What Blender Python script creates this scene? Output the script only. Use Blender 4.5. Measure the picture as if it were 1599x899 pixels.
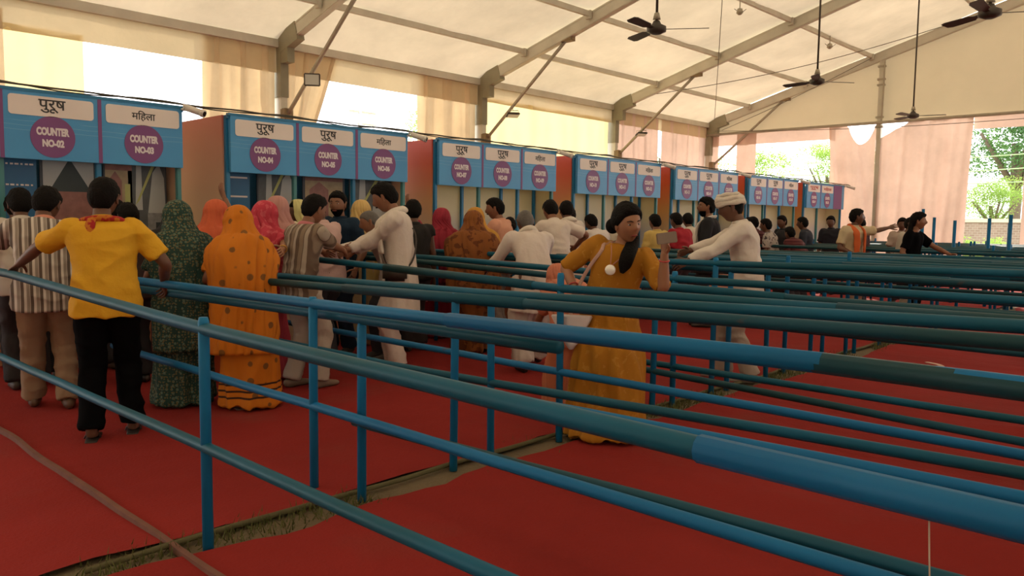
import bpy, bmesh, math, random
from mathutils import Vector, Matrix, noise
PI = math.pi
for o in list(bpy.data.objects): bpy.data.objects.remove(o)
S = bpy.context.scene; COL = S.collection

# ------------------------------------------------------------------ camera, sky, sun, exposure
cd = bpy.data.cameras.new('camera'); cam = bpy.data.objects.new('camera', cd); COL.objects.link(cam)
# rows: the world's X, Y and Z axes in camera coordinates
M3 = Matrix(((.72477, -.06614, .68581), (.68887, .05106, -.72308), (.01281, .99650, .08257)))
cam.matrix_world = Matrix.Translation((0, 0, 1.42)) @ M3.to_4x4()
cd.sensor_fit = 'HORIZONTAL'; cd.sensor_width = 36; cd.lens = 1239.0/1599*36; cd.clip_end = 400; cd.clip_start = .05
S.camera = cam
S.view_settings.view_transform = 'Standard'; S.view_settings.look = 'None'; S.view_settings.gamma = 1
S.view_settings.use_curve_mapping = False; S.view_settings.exposure = 0.2
w = bpy.data.worlds.new('sky'); S.world = w; w.use_nodes = True
bg = w.node_tree.nodes['Background']; bg.inputs[0].default_value = (.98, .98, 1.0, 1); bg.inputs[1].default_value = 3.3
sd = bpy.data.lights.new('sun', 'SUN'); sd.energy = 6; sd.color = (1, .9, .74); sd.angle = .01
sun = bpy.data.objects.new('sun', sd); COL.objects.link(sun)
sdir = Vector((.37, -.93, 0)).normalized()*math.cos(math.radians(29)) + Vector((0, 0, -math.sin(math.radians(29))))
sun.rotation_euler = sdir.to_track_quat('-Z', 'Y').to_euler(); sun.location = (-20, 60, 40)

# ------------------------------------------------------------------ materials
MATS = {}
def srgb(r, g, b):
    f = lambda c: (c/255/12.92) if c/255 <= .04045 else ((c/255+.055)/1.055)**2.4
    return (f(r), f(g), f(b), 1)
def new_mat(name):
    m = bpy.data.materials.new(name); m.use_nodes = True; nt = m.node_tree
    return m, nt, nt.nodes['Principled BSDF']
def mat(name, col, rough=.6, var=.12, scale=6, metal=0, bump=0, bscale=40, spec=None, subs=0, stretch=None):
    if name in MATS: return MATS[name]
    m, nt, b = new_mat(name); N = nt.nodes; L = nt.links
    col = tuple(col[:3])+(1,)
    b.inputs['Roughness'].default_value = rough; b.inputs['Metallic'].default_value = metal
    if spec is not None: b.inputs['Specular IOR Level'].default_value = spec
    tc = N.new('ShaderNodeTexCoord'); n = N.new('ShaderNodeTexNoise'); n.inputs['Scale'].default_value = scale; n.inputs['Detail'].default_value = 4
    if stretch:
        mp = N.new('ShaderNodeMapping'); mp.inputs['Scale'].default_value = stretch
        L.new(tc.outputs['Object'], mp.inputs[0]); L.new(mp.outputs[0], n.inputs['Vector'])
    else: L.new(tc.outputs['Object'], n.inputs['Vector'])
    mx = N.new('ShaderNodeMix'); mx.data_type = 'RGBA'
    mx.inputs[6].default_value = tuple(max(0, c*(1-var)) for c in col[:3])+(1,)
    mx.inputs[7].default_value = tuple(min(1, c*(1+var)) for c in col[:3])+(1,)
    L.new(n.outputs['Fac'], mx.inputs[0]); L.new(mx.outputs[2], b.inputs['Base Color'])
    if bump:
        n2 = N.new('ShaderNodeTexNoise'); n2.inputs['Scale'].default_value = bscale; L.new(tc.outputs['Object'], n2.inputs['Vector'])
        bp = N.new('ShaderNodeBump'); bp.inputs['Strength'].default_value = bump; bp.inputs['Distance'].default_value = .02
        L.new(n2.outputs['Fac'], bp.inputs['Height']); L.new(bp.outputs[0], b.inputs['Normal'])
    MATS[name] = m; return m
def fabric(name, col, trans, tcol=None, var=.1, scale=.6, bump=.3, stain=0):
    if name in MATS: return MATS[name]
    m = bpy.data.materials.new(name); m.use_nodes = True; nt = m.node_tree; N = nt.nodes; L = nt.links
    N.remove(N['Principled BSDF']); out = N['Material Output']
    d = N.new('ShaderNodeBsdfDiffuse'); t = N.new('ShaderNodeBsdfTranslucent'); mx = N.new('ShaderNodeMixShader'); mx.inputs[0].default_value = trans
    tc = N.new('ShaderNodeTexCoord'); n = N.new('ShaderNodeTexNoise'); n.inputs['Scale'].default_value = scale; n.inputs['Detail'].default_value = 6; n.inputs['Roughness'].default_value = .62
    L.new(tc.outputs['Object'], n.inputs['Vector'])
    rp = N.new('ShaderNodeMapRange'); rp.inputs[1].default_value = .3; rp.inputs[2].default_value = .7; L.new(n.outputs['Fac'], rp.inputs[0])
    tcol = tcol or col
    for sh, c in ((d, col), (t, tcol)):
        k = N.new('ShaderNodeMix'); k.data_type = 'RGBA'
        k.inputs[6].default_value = tuple(x*(1-var) for x in c[:3])+(1,); k.inputs[7].default_value = tuple(min(1, x*(1+var)) for x in c[:3])+(1,)
        L.new(rp.outputs[0], k.inputs[0]); L.new(k.outputs[2], sh.inputs[0])
    n2 = N.new('ShaderNodeTexNoise'); n2.inputs['Scale'].default_value = 2.2; n2.inputs['Detail'].default_value = 5; L.new(tc.outputs['Object'], n2.inputs['Vector'])
    bp = N.new('ShaderNodeBump'); bp.inputs['Strength'].default_value = bump; bp.inputs['Distance'].default_value = .08
    L.new(n2.outputs['Fac'], bp.inputs['Height']); L.new(bp.outputs[0], d.inputs['Normal'])
    L.new(d.outputs[0], mx.inputs[1]); L.new(t.outputs[0], mx.inputs[2]); L.new(mx.outputs[0], out.inputs[0])
    MATS[name] = m; return m
def pattern(name, base, cols, kind='spots', scale=30, rough=.75, thr=.5, axis='X', width=.5, warp=0):
    """printed cloth: kind spots (voronoi dots), stripes, floral"""
    if name in MATS: return MATS[name]
    m, nt, b = new_mat(name); N = nt.nodes; L = nt.links
    b.inputs['Roughness'].default_value = rough; b.inputs['Specular IOR Level'].default_value = .2
    tc = N.new('ShaderNodeTexCoord')
    prev = N.new('ShaderNodeMix'); prev.data_type = 'RGBA'
    n = N.new('ShaderNodeTexNoise'); n.inputs['Scale'].default_value = 5; n.inputs['Detail'].default_value = 5; L.new(tc.outputs['Object'], n.inputs['Vector'])
    prev.inputs[6].default_value = tuple(x*.82 for x in base[:3])+(1,); prev.inputs[7].default_value = tuple(min(1, x*1.18) for x in base[:3])+(1,)
    L.new(n.outputs['Fac'], prev.inputs[0]); col = prev.outputs[2]
    for i, c in enumerate(cols):
        if kind == 'stripes':
            wv = N.new('ShaderNodeTexWave'); wv.wave_type = 'BANDS'; wv.bands_direction = axis; wv.inputs['Scale'].default_value = scale*(1+.0*i); wv.inputs['Distortion'].default_value = warp; wv.inputs['Detail Scale'].default_value = .6
            wv.inputs['Phase Offset'].default_value = i*2.4; L.new(tc.outputs['Object'], wv.inputs['Vector']); f = wv.outputs['Fac']; lo, hi = width, width+.12
        elif kind == 'spots':
            v = N.new('ShaderNodeTexVoronoi'); v.inputs['Scale'].default_value = scale*(1+.55*i); v.inputs['Randomness'].default_value = .55; L.new(tc.outputs['Object'], v.inputs['Vector'])
            mm = N.new('ShaderNodeMath'); mm.operation = 'SUBTRACT'; mm.inputs[0].default_value = 1; L.new(v.outputs['Distance'], mm.inputs[1]); f = mm.outputs[0]; lo, hi = thr, thr+.04
        else:
            v = N.new('ShaderNodeTexNoise'); v.inputs['Scale'].default_value = scale*(1+.7*i); v.inputs['Detail'].default_value = 3; L.new(tc.outputs['Object'], v.inputs['Vector']); f = v.outputs['Fac']; lo, hi = thr, thr+.03
        mr = N.new('ShaderNodeMapRange'); mr.inputs[1].default_value = lo; mr.inputs[2].default_value = hi; L.new(f, mr.inputs[0])
        k = N.new('ShaderNodeMix'); k.data_type = 'RGBA'; L.new(mr.outputs[0], k.inputs[0]); L.new(col, k.inputs[6]); k.inputs[7].default_value = tuple(c[:3])+(1,); col = k.outputs[2]
    L.new(col, b.inputs['Base Color']); MATS[name] = m; return m
def ramp_mat(name, stops, z0, z1, axis=2, rough=.45, wob=.15):
    """a printed panel whose colours run along an axis (world-fixed artwork)"""
    if name in MATS: return MATS[name]
    m, nt, b = new_mat(name); N = nt.nodes; L = nt.links; b.inputs['Roughness'].default_value = rough
    tc = N.new('ShaderNodeTexCoord'); sp = N.new('ShaderNodeSeparateXYZ'); L.new(tc.outputs['Object'], sp.inputs[0])
    n = N.new('ShaderNodeTexNoise'); n.inputs['Scale'].default_value = 1.2; L.new(tc.outputs['Object'], n.inputs['Vector'])
    mr = N.new('ShaderNodeMapRange'); mr.inputs[1].default_value = z0; mr.inputs[2].default_value = z1; L.new(sp.outputs[axis], mr.inputs[0])
    ad = N.new('ShaderNodeMath'); ad.operation = 'MULTIPLY_ADD'; ad.inputs[1].default_value = wob; L.new(n.outputs['Fac'], ad.inputs[0]); L.new(mr.outputs[0], ad.inputs[2])
    sb = N.new('ShaderNodeMath'); sb.operation = 'SUBTRACT'; sb.inputs[1].default_value = wob/2; L.new(ad.outputs[0], sb.inputs[0])
    r = N.new('ShaderNodeValToRGB'); e = r.color_ramp.elements
    e[0].position = stops[0][0]; e[0].color = stops[0][1]; e[1].position = stops[-1][0]; e[1].color = stops[-1][1]
    for p, c in stops[1:-1]:
        q = e.new(p); q.color = c
    L.new(sb.outputs[0], r.inputs[0]); L.new(r.outputs[0], b.inputs['Base Color']); MATS[name] = m; return m

# ------------------------------------------------------------------ object helpers
def tag(o, label=None, cat=None, group=None, kind=None):
    if label: o['label'] = label
    if cat: o['category'] = cat
    if group: o['group'] = group
    if kind: o['kind'] = kind
    return o
def empty(name, loc=(0, 0, 0), rz=0):
    o = bpy.data.objects.new(name, None); COL.objects.link(o); o.location = loc; o.rotation_euler = (0, 0, rz); o.empty_display_size = .1
    return o
def build(name, bm, m, parent=None, smooth=False, loc=None):
    me = bpy.data.meshes.new(name); bmesh.ops.recalc_face_normals(bm, faces=bm.faces[:]); bm.to_mesh(me); bm.free()
    me.materials.append(m)
    if smooth:
        for p in me.polygons: p.use_smooth = True
    o = bpy.data.objects.new(name, me); COL.objects.link(o)
    if parent: o.parent = parent
    if loc: o.location = loc
    return o
def box(bm, c, s, rz=0, bev=0):
    r = bmesh.ops.create_cube(bm, size=1)
    vs = r['verts']; mt = Matrix.Translation(c) @ Matrix.Rotation(rz, 4, 'Z') @ Matrix.Diagonal((*s, 1))
    bmesh.ops.transform(bm, matrix=mt, verts=vs)
    if bev:
        es = list({e for v in vs for e in v.link_edges}); bmesh.ops.bevel(bm, geom=es, offset=bev, segments=2, affect='EDGES')
    return vs
def frame(t):
    t = t.normalized(); a = Vector((0, 0, 1)) if abs(t.z) < .9 else Vector((1, 0, 0))
    x = t.cross(a).normalized(); return x, x.cross(t).normalized()
def rings(bm, R, close=True, n=None):
    """R: list of vertex-position loops, skinned in order"""
    V = [[bm.verts.new(p) for p in r] for r in R]; n = len(R[0])
    for a, b in zip(V, V[1:]):
        for i in range(n):
            j = (i+1) % n
            bm.faces.new((a[i], a[j], b[j], b[i]))
    if close:
        bm.faces.new(list(reversed(V[0]))); bm.faces.new(V[-1])
    return V
def tube(bm, pts, rad, n=10, ax=None, ay=None, round_ends=False):
    """pts Vector list, rad float list or (rx, ry) list"""
    pts = [Vector(p) for p in pts]; k = len(pts)
    if not isinstance(rad, list): rad = [rad]*k
    rad = [(r, r) if not isinstance(r, (tuple, list)) else r for r in rad]
    R = []
    x = None
    for i, p in enumerate(pts):
        t = (pts[min(i+1, k-1)] - pts[max(i-1, 0)])
        if t.length < 1e-7: t = Vector((0, 0, 1))
        t.normalize()
        if ax is not None: x = (ax - t*ax.dot(t)).normalized()
        elif x is None: x = frame(t)[0]
        else: x = (x - t*x.dot(t)).normalized()
        y = t.cross(x)
        R.append([p + x*math.cos(2*PI*j/n)*rad[i][0] + y*math.sin(2*PI*j/n)*rad[i][1] for j in range(n)])
    if round_ends:
        def cap(i, sgn):
            p = pts[i]; t = (pts[1]-pts[0]).normalized() if i == 0 else (pts[-1]-pts[-2]).normalized()
            out = []
            for a in (30, 60, 80):
                c, s = math.cos(math.radians(a)), math.sin(math.radians(a))
                rr = min(rad[i]); base = R[0] if i == 0 else R[-1]
                out.append([p + (q-p)*c + t*sgn*rr*s for q in base])
            return out
        A = cap(0, -1); B = cap(k-1, 1)
        R = list(reversed(A)) + R + B
    return rings(bm, R)
def smooth_path(P, V, sub=4):
    """Catmull-Rom through points P with values V (tuples)"""
    P = [Vector(p) for p in P]; V = [v if isinstance(v, (tuple, list)) else (v, v) for v in V]
    oP, oV = [], []
    n = len(P)
    for i in range(n-1):
        p0, p1, p2, p3 = P[max(i-1, 0)], P[i], P[i+1], P[min(i+2, n-1)]
        v0, v1, v2, v3 = V[max(i-1, 0)], V[i], V[i+1], V[min(i+2, n-1)]
        for k in range(sub):
            t = k/sub; c = (-.5*t**3+t*t-.5*t, 1.5*t**3-2.5*t*t+1, -1.5*t**3+2*t*t+.5*t, .5*t**3-.5*t*t)
            oP.append(p0*c[0]+p1*c[1]+p2*c[2]+p3*c[3]); oV.append(tuple(v0[q]*c[0]+v1[q]*c[1]+v2[q]*c[2]+v3[q]*c[3] for q in (0, 1)))
    oP.append(P[-1]); oV.append(V[-1]); return oP, oV
def quad(bm, *p):
    return bm.faces.new([bm.verts.new(q) for q in p])
def poly(bm, pts): return bm.faces.new([bm.verts.new(p) for p in pts])

# ------------------------------------------------------------------ setting: ground, carpet, tent
random.seed(4)
soil = mat('soil', (.16, .12, .07), .95, .35, 3, bump=.6)
bm = bmesh.new(); box(bm, (0, 20, -.09), (180, 180, .1))
tag(build('ground', bm, mat('dusty_ground', (.30, .27, .17), .95, .3, .8)), kind='structure')
def carpet_mat():
    m, nt, b = new_mat('red_carpet'); N = nt.nodes; L = nt.links; b.inputs['Roughness'].default_value = .95; b.inputs['Specular IOR Level'].default_value = .12
    tc = N.new('ShaderNodeTexCoord')
    n1 = N.new('ShaderNodeTexNoise'); n1.inputs['Scale'].default_value = .9; n1.inputs['Detail'].default_value = 7; L.new(tc.outputs['Object'], n1.inputs['Vector'])
    mx = N.new('ShaderNodeMix'); mx.data_type = 'RGBA'; mx.inputs[6].default_value = (.19, .017, .015, 1); mx.inputs[7].default_value = (.335, .031, .027, 1)
    L.new(n1.outputs['Fac'], mx.inputs[0])
    n2 = N.new('ShaderNodeTexNoise'); n2.inputs['Scale'].default_value = 60; L.new(tc.outputs['Object'], n2.inputs['Vector'])
    n3 = N.new('ShaderNodeTexNoise'); n3.inputs['Scale'].default_value = 1.6; n3.inputs['Detail'].default_value = 3; L.new(tc.outputs['Object'], n3.inputs['Vector'])
    dm = N.new('ShaderNodeMix'); dm.data_type = 'RGBA'; dm.inputs[7].default_value = (.21, .05, .038, 1)
    mr = N.new('ShaderNodeMapRange'); mr.inputs[1].default_value = .58; mr.inputs[2].default_value = .85; mr.inputs[4].default_value = .6; L.new(n3.outputs['Fac'], mr.inputs[0]); L.new(mr.outputs[0], dm.inputs[0])
    L.new(mx.outputs[2], dm.inputs[6]); L.new(dm.outputs[2], b.inputs['Base Color'])
    ad = N.new('ShaderNodeMath'); ad.operation = 'MULTIPLY_ADD'; ad.inputs[1].default_value = .1; L.new(n2.outputs['Fac'], ad.inputs[0]); L.new(n3.outputs['Fac'], ad.inputs[2])
    bp = N.new('ShaderNodeBump'); bp.inputs['Strength'].default_value = .5; bp.inputs['Distance'].default_value = .06; L.new(ad.outputs[0], bp.inputs['Height']); L.new(bp.outputs[0], b.inputs['Normal'])
    return m
CARPET = carpet_mat()
def carpet(name, x0, x1, y0, y1, nx, ny, edge0=0, edge1=0, seed=0, wr=.012):
    bm = bmesh.new(); V = []
    for j in range(ny+1):
        row = []
        y = y0+(y1-y0)*j/ny
        for i in range(nx+1):
            x = x0+(x1-x0)*i/nx
            if i == 0: x += edge0*noise.noise(Vector((seed, y*1.3, 0)))
            if i == nx: x += edge1*noise.noise(Vector((seed+7, y*1.3, 3)))
            e = min(i, nx-i, 2)/2
            wz = noise.noise(Vector((x*.7, y*3.2, seed))); wz = max(0, wz-.25)
            ex = max(math.exp(-abs(x-x0)*2.2) if edge0 else 0, math.exp(-abs(x-x1)*2.2) if edge1 else 0)
            row.append(bm.verts.new((x, y, .004+wr*(wz*2)+ex*.018*(1+noise.noise(Vector((x*2, y*4, 9)))))))
        V.append(row)
    for j in range(ny):
        for i in range(nx): bm.faces.new((V[j][i], V[j][i+1], V[j+1][i+1], V[j+1][i]))
    return tag(build(name, bm, CARPET, smooth=True), kind='structure')
bm = bmesh.new(); box(bm, (0, 4, -.02), (25.8, 37, .03)); tag(build('floor', bm, soil), kind='structure')
carpet('floor_carpet_left', -12.8, -3.36, -8, 22.4, 60, 170, 0, .12, 1)
carpet('floor_carpet_right', -3.14, 12.8, -8, 22.4, 90, 220, .14, 0, 5, .055)
# beige seam tape that crosses the carpet
bm = bmesh.new(); pr = None
for i in range(60):
    x = -7.5+i*.11; y = 1.40+.03*noise.noise(Vector((x*1.5, 0, 0)))
    a, b_ = bm.verts.new((x, y-.013, .034)), bm.verts.new((x, y+.013, .034))
    if pr: bm.faces.new((pr[0], a, b_, pr[1]))
    pr = (a, b_)
r = bmesh.ops.extrude_face_region(bm, geom=bm.faces[:]); bmesh.ops.translate(bm, verts=[v for v in r['geom'] if isinstance(v, bmesh.types.BMVert)], vec=(0, 0, -.03))
tag(build('carpet_seam_tape', bm, mat('tape', (.17, .07, .05), .8, .4, 9)), 'faded beige tape over the carpet seam in front of the nearest railing', 'carpet tape')
# grass in the gap between the carpets
bm = bmesh.new()
for i in range(5200):
    y = random.uniform(1.0, 13); x = -3.25+random.gauss(0, .07)
    if noise.noise(Vector((x*2, y*1.1, 4))) < -.12: continue
    h = random.uniform(.02, .075); a = random.uniform(0, 2*PI); d = Vector((math.cos(a), math.sin(a), 0))*.004; l = Vector((random.gauss(0, .02), random.gauss(0, .02), h))
    p = Vector((x, y, .0)); bm.faces.new([bm.verts.new(q) for q in (p-d, p+d, p+l)])
tag(build('grass', bm, mat('grass_blade', (.10, .105, .025), .8, .4, 5)), 'short trampled grass growing in the gap between the red carpets', 'grass', kind='stuff')
bm = bmesh.new(); rr = []
for i in range(90):
    y = 1.05+i*.11
    rr.append(Vector((-3.33+.05*noise.noise(Vector((0, y*1.4, 2))), y, .022)))
tube(bm, rr, .014, 8)
tag(build('ground_conduit', bm, mat('mud_pipe', (.10, .085, .035), .8, .4, 8), smooth=True), 'muddy conduit lying in the grassy gap along the feet of the railings', 'conduit')

W = 12.9; YE = 22.5; EZ = 4.52; RS = .285     # half width, end wall, eave height, roof slope
ROOF = fabric('roof_fabric', (.66, .60, .50), .165, (.78, .66, .44), var=.17, scale=.45, bump=.4)
YB = -12.4
def roofz(x): return EZ + (W-abs(x))*RS
bm = bmesh.new()
for sgn in (-1, 1):
    V = []
    nx, ny = 30, 140
    for j in range(ny+1):
        y = YB+(YE-YB)*j/ny; row = []
        for i in range(nx+1):
            x = sgn*W*(1-i/nx); bay = ((y-7.55) % 4.98)/4.98
            sag = -.10*math.sin(PI*bay) * math.sin(PI*min(1, i/nx*1.02))**.5
            wr = .035*noise.noise(Vector((x*.5, y*1.6, 1)))
            row.append(bm.verts.new((x*1.004 if i == 0 else x, y, roofz(x)+.15+sag+wr) if i else (x*1.006, y, EZ-.02)))
        V.append(row)
    for j in range(ny):
        for i in range(nx): bm.faces.new((V[j][i], V[j][i+1], V[j+1][i+1], V[j+1][i]))
tag(build('ceiling', bm, ROOF, smooth=True), kind='structure')
ALU = mat('aged_aluminium', (.58, .55, .46), .55, .2, 3, metal=.1)
STEEL = mat('galvanised_steel', (.40, .36, .28), .55, .3, 5, metal=.2)
RUSTY = mat('rusty_bracket', (.24, .17, .09), .7, .35, 8)
def beam(bm, a, b, w, h, up=Vector((0, 0, 1))):
    a, b = Vector(a), Vector(b); t = (b-a).normalized(); s = t.cross(up).normalized(); u = s.cross(t)
    R = [[p + s*w/2*i + u*h/2*j for i, j in ((-1, -1), (1, -1), (1, 1), (-1, 1))] for p in (a, b)]
    rings(bm, R)
YA = [7.55-4.98*3, 7.55-4.98*2, 7.55-4.98, 7.55, 12.5, 17.45, 22.42]
labs = {0: 'tent frame arch farthest behind the camera', 1: 'tent frame arch second farthest behind the camera', 2: 'tent frame arch just left of the view, behind counter one', 3: 'tent frame arch at the upper left, its column rising over counter four', 4: 'second tent frame arch in view, its column over counter seven',
        5: 'third tent frame arch in view, its column over counter eleven', 6: 'tent frame arch at the gable end of the tent'}
for k, y in enumerate(YA):
    t = empty('tent_frame_arch', (-W, y, 0)); 
    tag(t, labs.get(k, 'tent frame arch behind the camera'), 'tent frame', 'tent frame arches')
    for sgn in (-1, 1):
        bm = bmesh.new(); ox = 0 if sgn < 0 else 2*W
        beam(bm, (ox-.0*sgn, 0, 0), (ox, 0, EZ-.1), .12, .26, Vector((1, 0, 0)))
        for dz in (1.2, 2.4, 3.6): box(bm, (ox, 0, dz), (.275, .135, .04))
        build('column', bm, ALU, t)
        bm = bmesh.new(); a = Vector((ox-.02*sgn, 0, EZ-.02)); b = Vector((W, 0, EZ+W*RS-.02))
        beam(bm, a, b, .12, .24)
        # edge grooves of the extrusion
        for dz in (.1, -.1): beam(bm, a+Vector((0, 0, dz)), b+Vector((0, 0, dz)), .135, .025)
        build('rafter', bm, ALU, t)
        bm = bmesh.new(); beam(bm, (ox, 0, EZ-.95), (ox, 0, EZ+.05), .156, .29, Vector((1, 0, 0)))
        beam(bm, a+Vector((0, 0, -.03)), a+Vector((-sgn*.62, 0, .62*RS-.03)), .149, .32)
        box(bm, (ox-sgn*.2, 0, EZ-.2), (.32, .142, .34)); build('eave_haunch', bm, mat('haunch_steel', (.27, .25, .17), .6, .25, 4), t)
        bm = bmesh.new(); tube(bm, [(ox-sgn*.18, .02, 3.25), (ox-sgn*2.45, .02, EZ+2.4*RS-.12)], .035, 10)
        br = build('brace', bm, STEEL, t, smooth=True)
        bm = bmesh.new(); box(bm, (ox-sgn*.17, .02, 3.2), (.16, .17, .34), bev=.01); build('brace_bracket', bm, RUSTY, br); bm = bmesh.new()
        box(bm, (ox-sgn*2.38, .02, EZ+2.38*RS-.1), (.46, .15, .12)); build('brace_bracket', bm, RUSTY, br)
for i, x in enumerate((-11.5, -9.8, -8.0, -5.4, -2.6, 0, 2.6, 5.4, 8.0, 9.8, 11.5)):
    bm = bmesh.new(); z = roofz(x)+.05
    beam(bm, (0, YB, 0), (0, YE, 0), .07, .10)
    for y in YA: box(bm, (0, y-.12, -.02), (.12, .06, .16))
    q = build('roof_purlin', bm, ALU, loc=(x, 0, z))
    tag(q, ['roof purlin lowest down, just above the left eave', 'roof purlin second up from the left eave', 'roof purlin third up from the left eave', 'roof purlin from which the row of fans hangs', 'roof purlin between the row of fans and the ridge', 'roof purlin along the ridge', 'roof purlin first past the ridge', 'roof purlin second past the ridge', 'roof purlin third past the ridge', 'roof purlin second from the open side eave', 'roof purlin just above the open side eave'][i], 'purlin', 'roof purlins')
for sgn in (-1, 1):
    bm = bmesh.new(); beam(bm, (0, YB, 0), (0, YE, 0), .16, .14)
    q = build('eave_beam', bm, ALU, loc=(sgn*W, 0, EZ-.02)); tag(q, 'long eave beam of the tent on the %s side' % ('counter' if sgn < 0 else 'open'), 'eave beam')

# curtains and fabric walls
CUR = fabric('curtain_cream', (.66, .52, .35), .24, (.80, .60, .36), var=.12, scale=1.3, bump=.2)
CURP = fabric('curtain_peach', (.68, .53, .46), .20, (.80, .56, .45), var=.14, scale=1.0, bump=.2)
CURT = fabric('curtain_sheer', (.72, .62, .40), .50, (.92, .76, .40), var=.05, scale=1.0, bump=.1)
CURS = fabric('curtain_valance', (.62, .52, .36), .22, (.72, .58, .36), var=.1, scale=.8, bump=.2)
def drape(name, axis, fixed, u0, u1, z0, z1, m, amp=.06, freq=9, nu=None, nz=16, top=None, left=None, right=None, seed=0, label=None, kind=None, diag=0):
    """hanging cloth. axis 'y': runs along Y at x=fixed; axis 'x': runs along X at y=fixed"""
    bm = bmesh.new(); nu = nu or max(8, int(abs(u1-u0)*18)); V = []
    for j in range(nz+1):
        f = j/nz; row = []
        for i in range(nu+1):
            g = i/nu
            zt = top(g) if top else z1
            z = z0+(zt-z0)*f
            l = left(f) if left else u0; r_ = right(f) if right else u1
            u = l+(r_-l)*g
            d = amp*math.sin(freq*(u0+(u1-u0)*g)+2*noise.noise(Vector((g*3, seed, f*1.2)))+diag*f) + .5*amp*math.sin(2.3*freq*(u0+(u1-u0)*g)+seed+diag*1.5*f)
            d *= (.55+.45*(1-f))
            row.append(bm.verts.new((fixed+d, u, z) if axis == 'y' else (u, fixed+d, z)))
        V.append(row)
    for j in range(nz):
        for i in range(nu): bm.faces.new((V[j][i], V[j][i+1], V[j+1][i+1], V[j+1][i]))
    o = build(name, bm, m, smooth=True)
    if kind: tag(o, kind=kind)
    else: tag(o, label, 'curtain', 'tent curtains')
    return o
XL = -12.93
drape('wall_left_valance', 'y', XL, YB, 2.57, 3.0, EZ, CURS, .02, 3, kind='structure')
drape('side_curtain', 'y', XL, -1.5, 2.5, 0, 4.3, CUR, .05, 8, label='cream curtain behind counter 01, at the left edge of the view')
drape('side_curtain', 'y', XL, 2.56, 3.28, 0, 4.3, CUR, .04, 8, label='narrow cream curtain strip at the far left beside the bright sheer one')
drape('side_curtain', 'y', XL, 3.28, 4.31, 0, 4.1, CURT, .02, 6, label='sunlit sheer curtain above the counter 02 board')
drape('side_curtain', 'y', XL, 6.15, 7.45, 0, 4.45, CUR, .10, 13, seed=3, diag=1.2, label='gathered cream curtain left of the nearest tent column')
drape('side_curtain', 'y', XL, 7.65, 8.75, 0, 4.45, CUR, .09, 14, seed=5, label='cream curtain pulled back towards the nearest tent column', right=lambda f: 7.9+(8.75-7.9)*max(0, (f-.55)/.45)**.8)
drape('side_curtain', 'y', XL, 10.75, 12.4, 0, 4.45, CUR, .09, 11, seed=8, diag=.8, label='folded cream curtain above counters 07')
drape('side_curtain', 'y', XL, 12.6, 17.3, 0, 4.2, CURT, .03, 5, seed=2, label='wide sunlit sheer curtain above counters 08 to 12')
drape('side_curtain', 'y', XL, 17.55, 19.62, 0, 4.45, CURP, .07, 10, seed=11, label='peach curtain between the third column and the bright slit')
drape('side_curtain', 'y', XL, 19.78, 22.35, 0, 4.45, CURP, .07, 9, seed=14, label='peach curtain right of the bright slit')
for a, b_ in ((2.57, 7.5), (7.6, 12.45), (12.55, 17.4), (17.5, 22.4)):
    drape('wall_left_valance', 'y', XL+.03, a, b_, 4.0 if a < 12 else 4.1, EZ, CURS, .012, 3, nz=4, kind='structure')
drape('wall_right', 'y', -XL, YB, YE, 0, EZ, fabric('curtain_unseen_side_fill', (.7, .66, .58), .5, (.85, .8, .7)), .05, 6, nu=260, kind='structure')  # unseen side wall, added and kept sheer so daylight brightens the interior
# back wall of fabric (behind the camera)
bm = bmesh.new(); poly(bm, [(-W, YB, 0), (W, YB, 0), (W, YB, EZ+.1), (0, YB, roofz(0)+.1), (-W, YB, EZ+.1)])
tag(build('wall_back', bm, CURS), kind='structure')
# gable end
GAB = fabric('gable_fabric', (.66, .59, .44), .085, (.72, .60, .40), var=.05, scale=.6, bump=.15)
bm = bmesh.new(); n = 40; lo, hi = [], []
for i in range(n+1):
    x = -W+2*W*i/n; lo.append(bm.verts.new((x, YE+.04, 4.2))); hi.append(bm.verts.new((x, YE+.04, max(4.25, roofz(x)+.16))))
for i in range(n): bm.faces.new((lo[i], lo[i+1], hi[i+1], hi[i]))
tag(build('wall_end_gable', bm, GAB), kind='structure')
bm = bmesh.new(); tube(bm, [(0, 0, 0), (2*W, 0, 0)], .04, 8)
tag(build('gable_crossbar', bm, STEEL, loc=(-W, YE-.16, 4.2), smooth=True), 'horizontal crossbar over the openings of the end wall', 'crossbar')
for x, lb in ((-7.75, 'gable column beside the torn peach curtain'), (-2.6, 'gable column outside the view right of the window'), (2.6, 'gable column far right'), (7.75, 'gable column at the far right end')):
    t = empty('gable_column', (x, YE-.06, 0)); tag(t, lb, 'column', 'gable columns')
    bm = bmesh.new(); beam(bm, (0, 0, 0), (0, 0, roofz(x)-.1), .13, .11, Vector((1, 0, 0))); build('post', bm, ALU, t)
    bm = bmesh.new()
    for z in (4.1, 4.35, 5.2, 5.35, roofz(x)-.3): box(bm, (0, -.03, z), (.19, .1, .05))
    tube(bm, [(.07, -.08, 4.2), (.09, -.09, roofz(x)-.2)], .02, 6)
    build('clamp', bm, STEEL, t)
YC = YE-.02
drape('wall_end_valance', 'x', YE, -W, -8.95, 3.85, 4.25, CURP, .012, 4, nz=4, kind='structure')
drape('wall_end_valance', 'x', YE, -5.5, 12.8, 3.88, 4.25, CURP, .012, 4, nz=4, kind='structure')
drape('end_curtain', 'x', YC, -12.8, -12.55, 0, 4.2, CURP, .02, 20, label='thin strip of curtain at the corner of side and end wall')
drape('end_curtain', 'x', YC, -11.95, -11.3, 0, 4.2, CURP, .04, 13, label='narrow peach curtain left of the bright end window')
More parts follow.
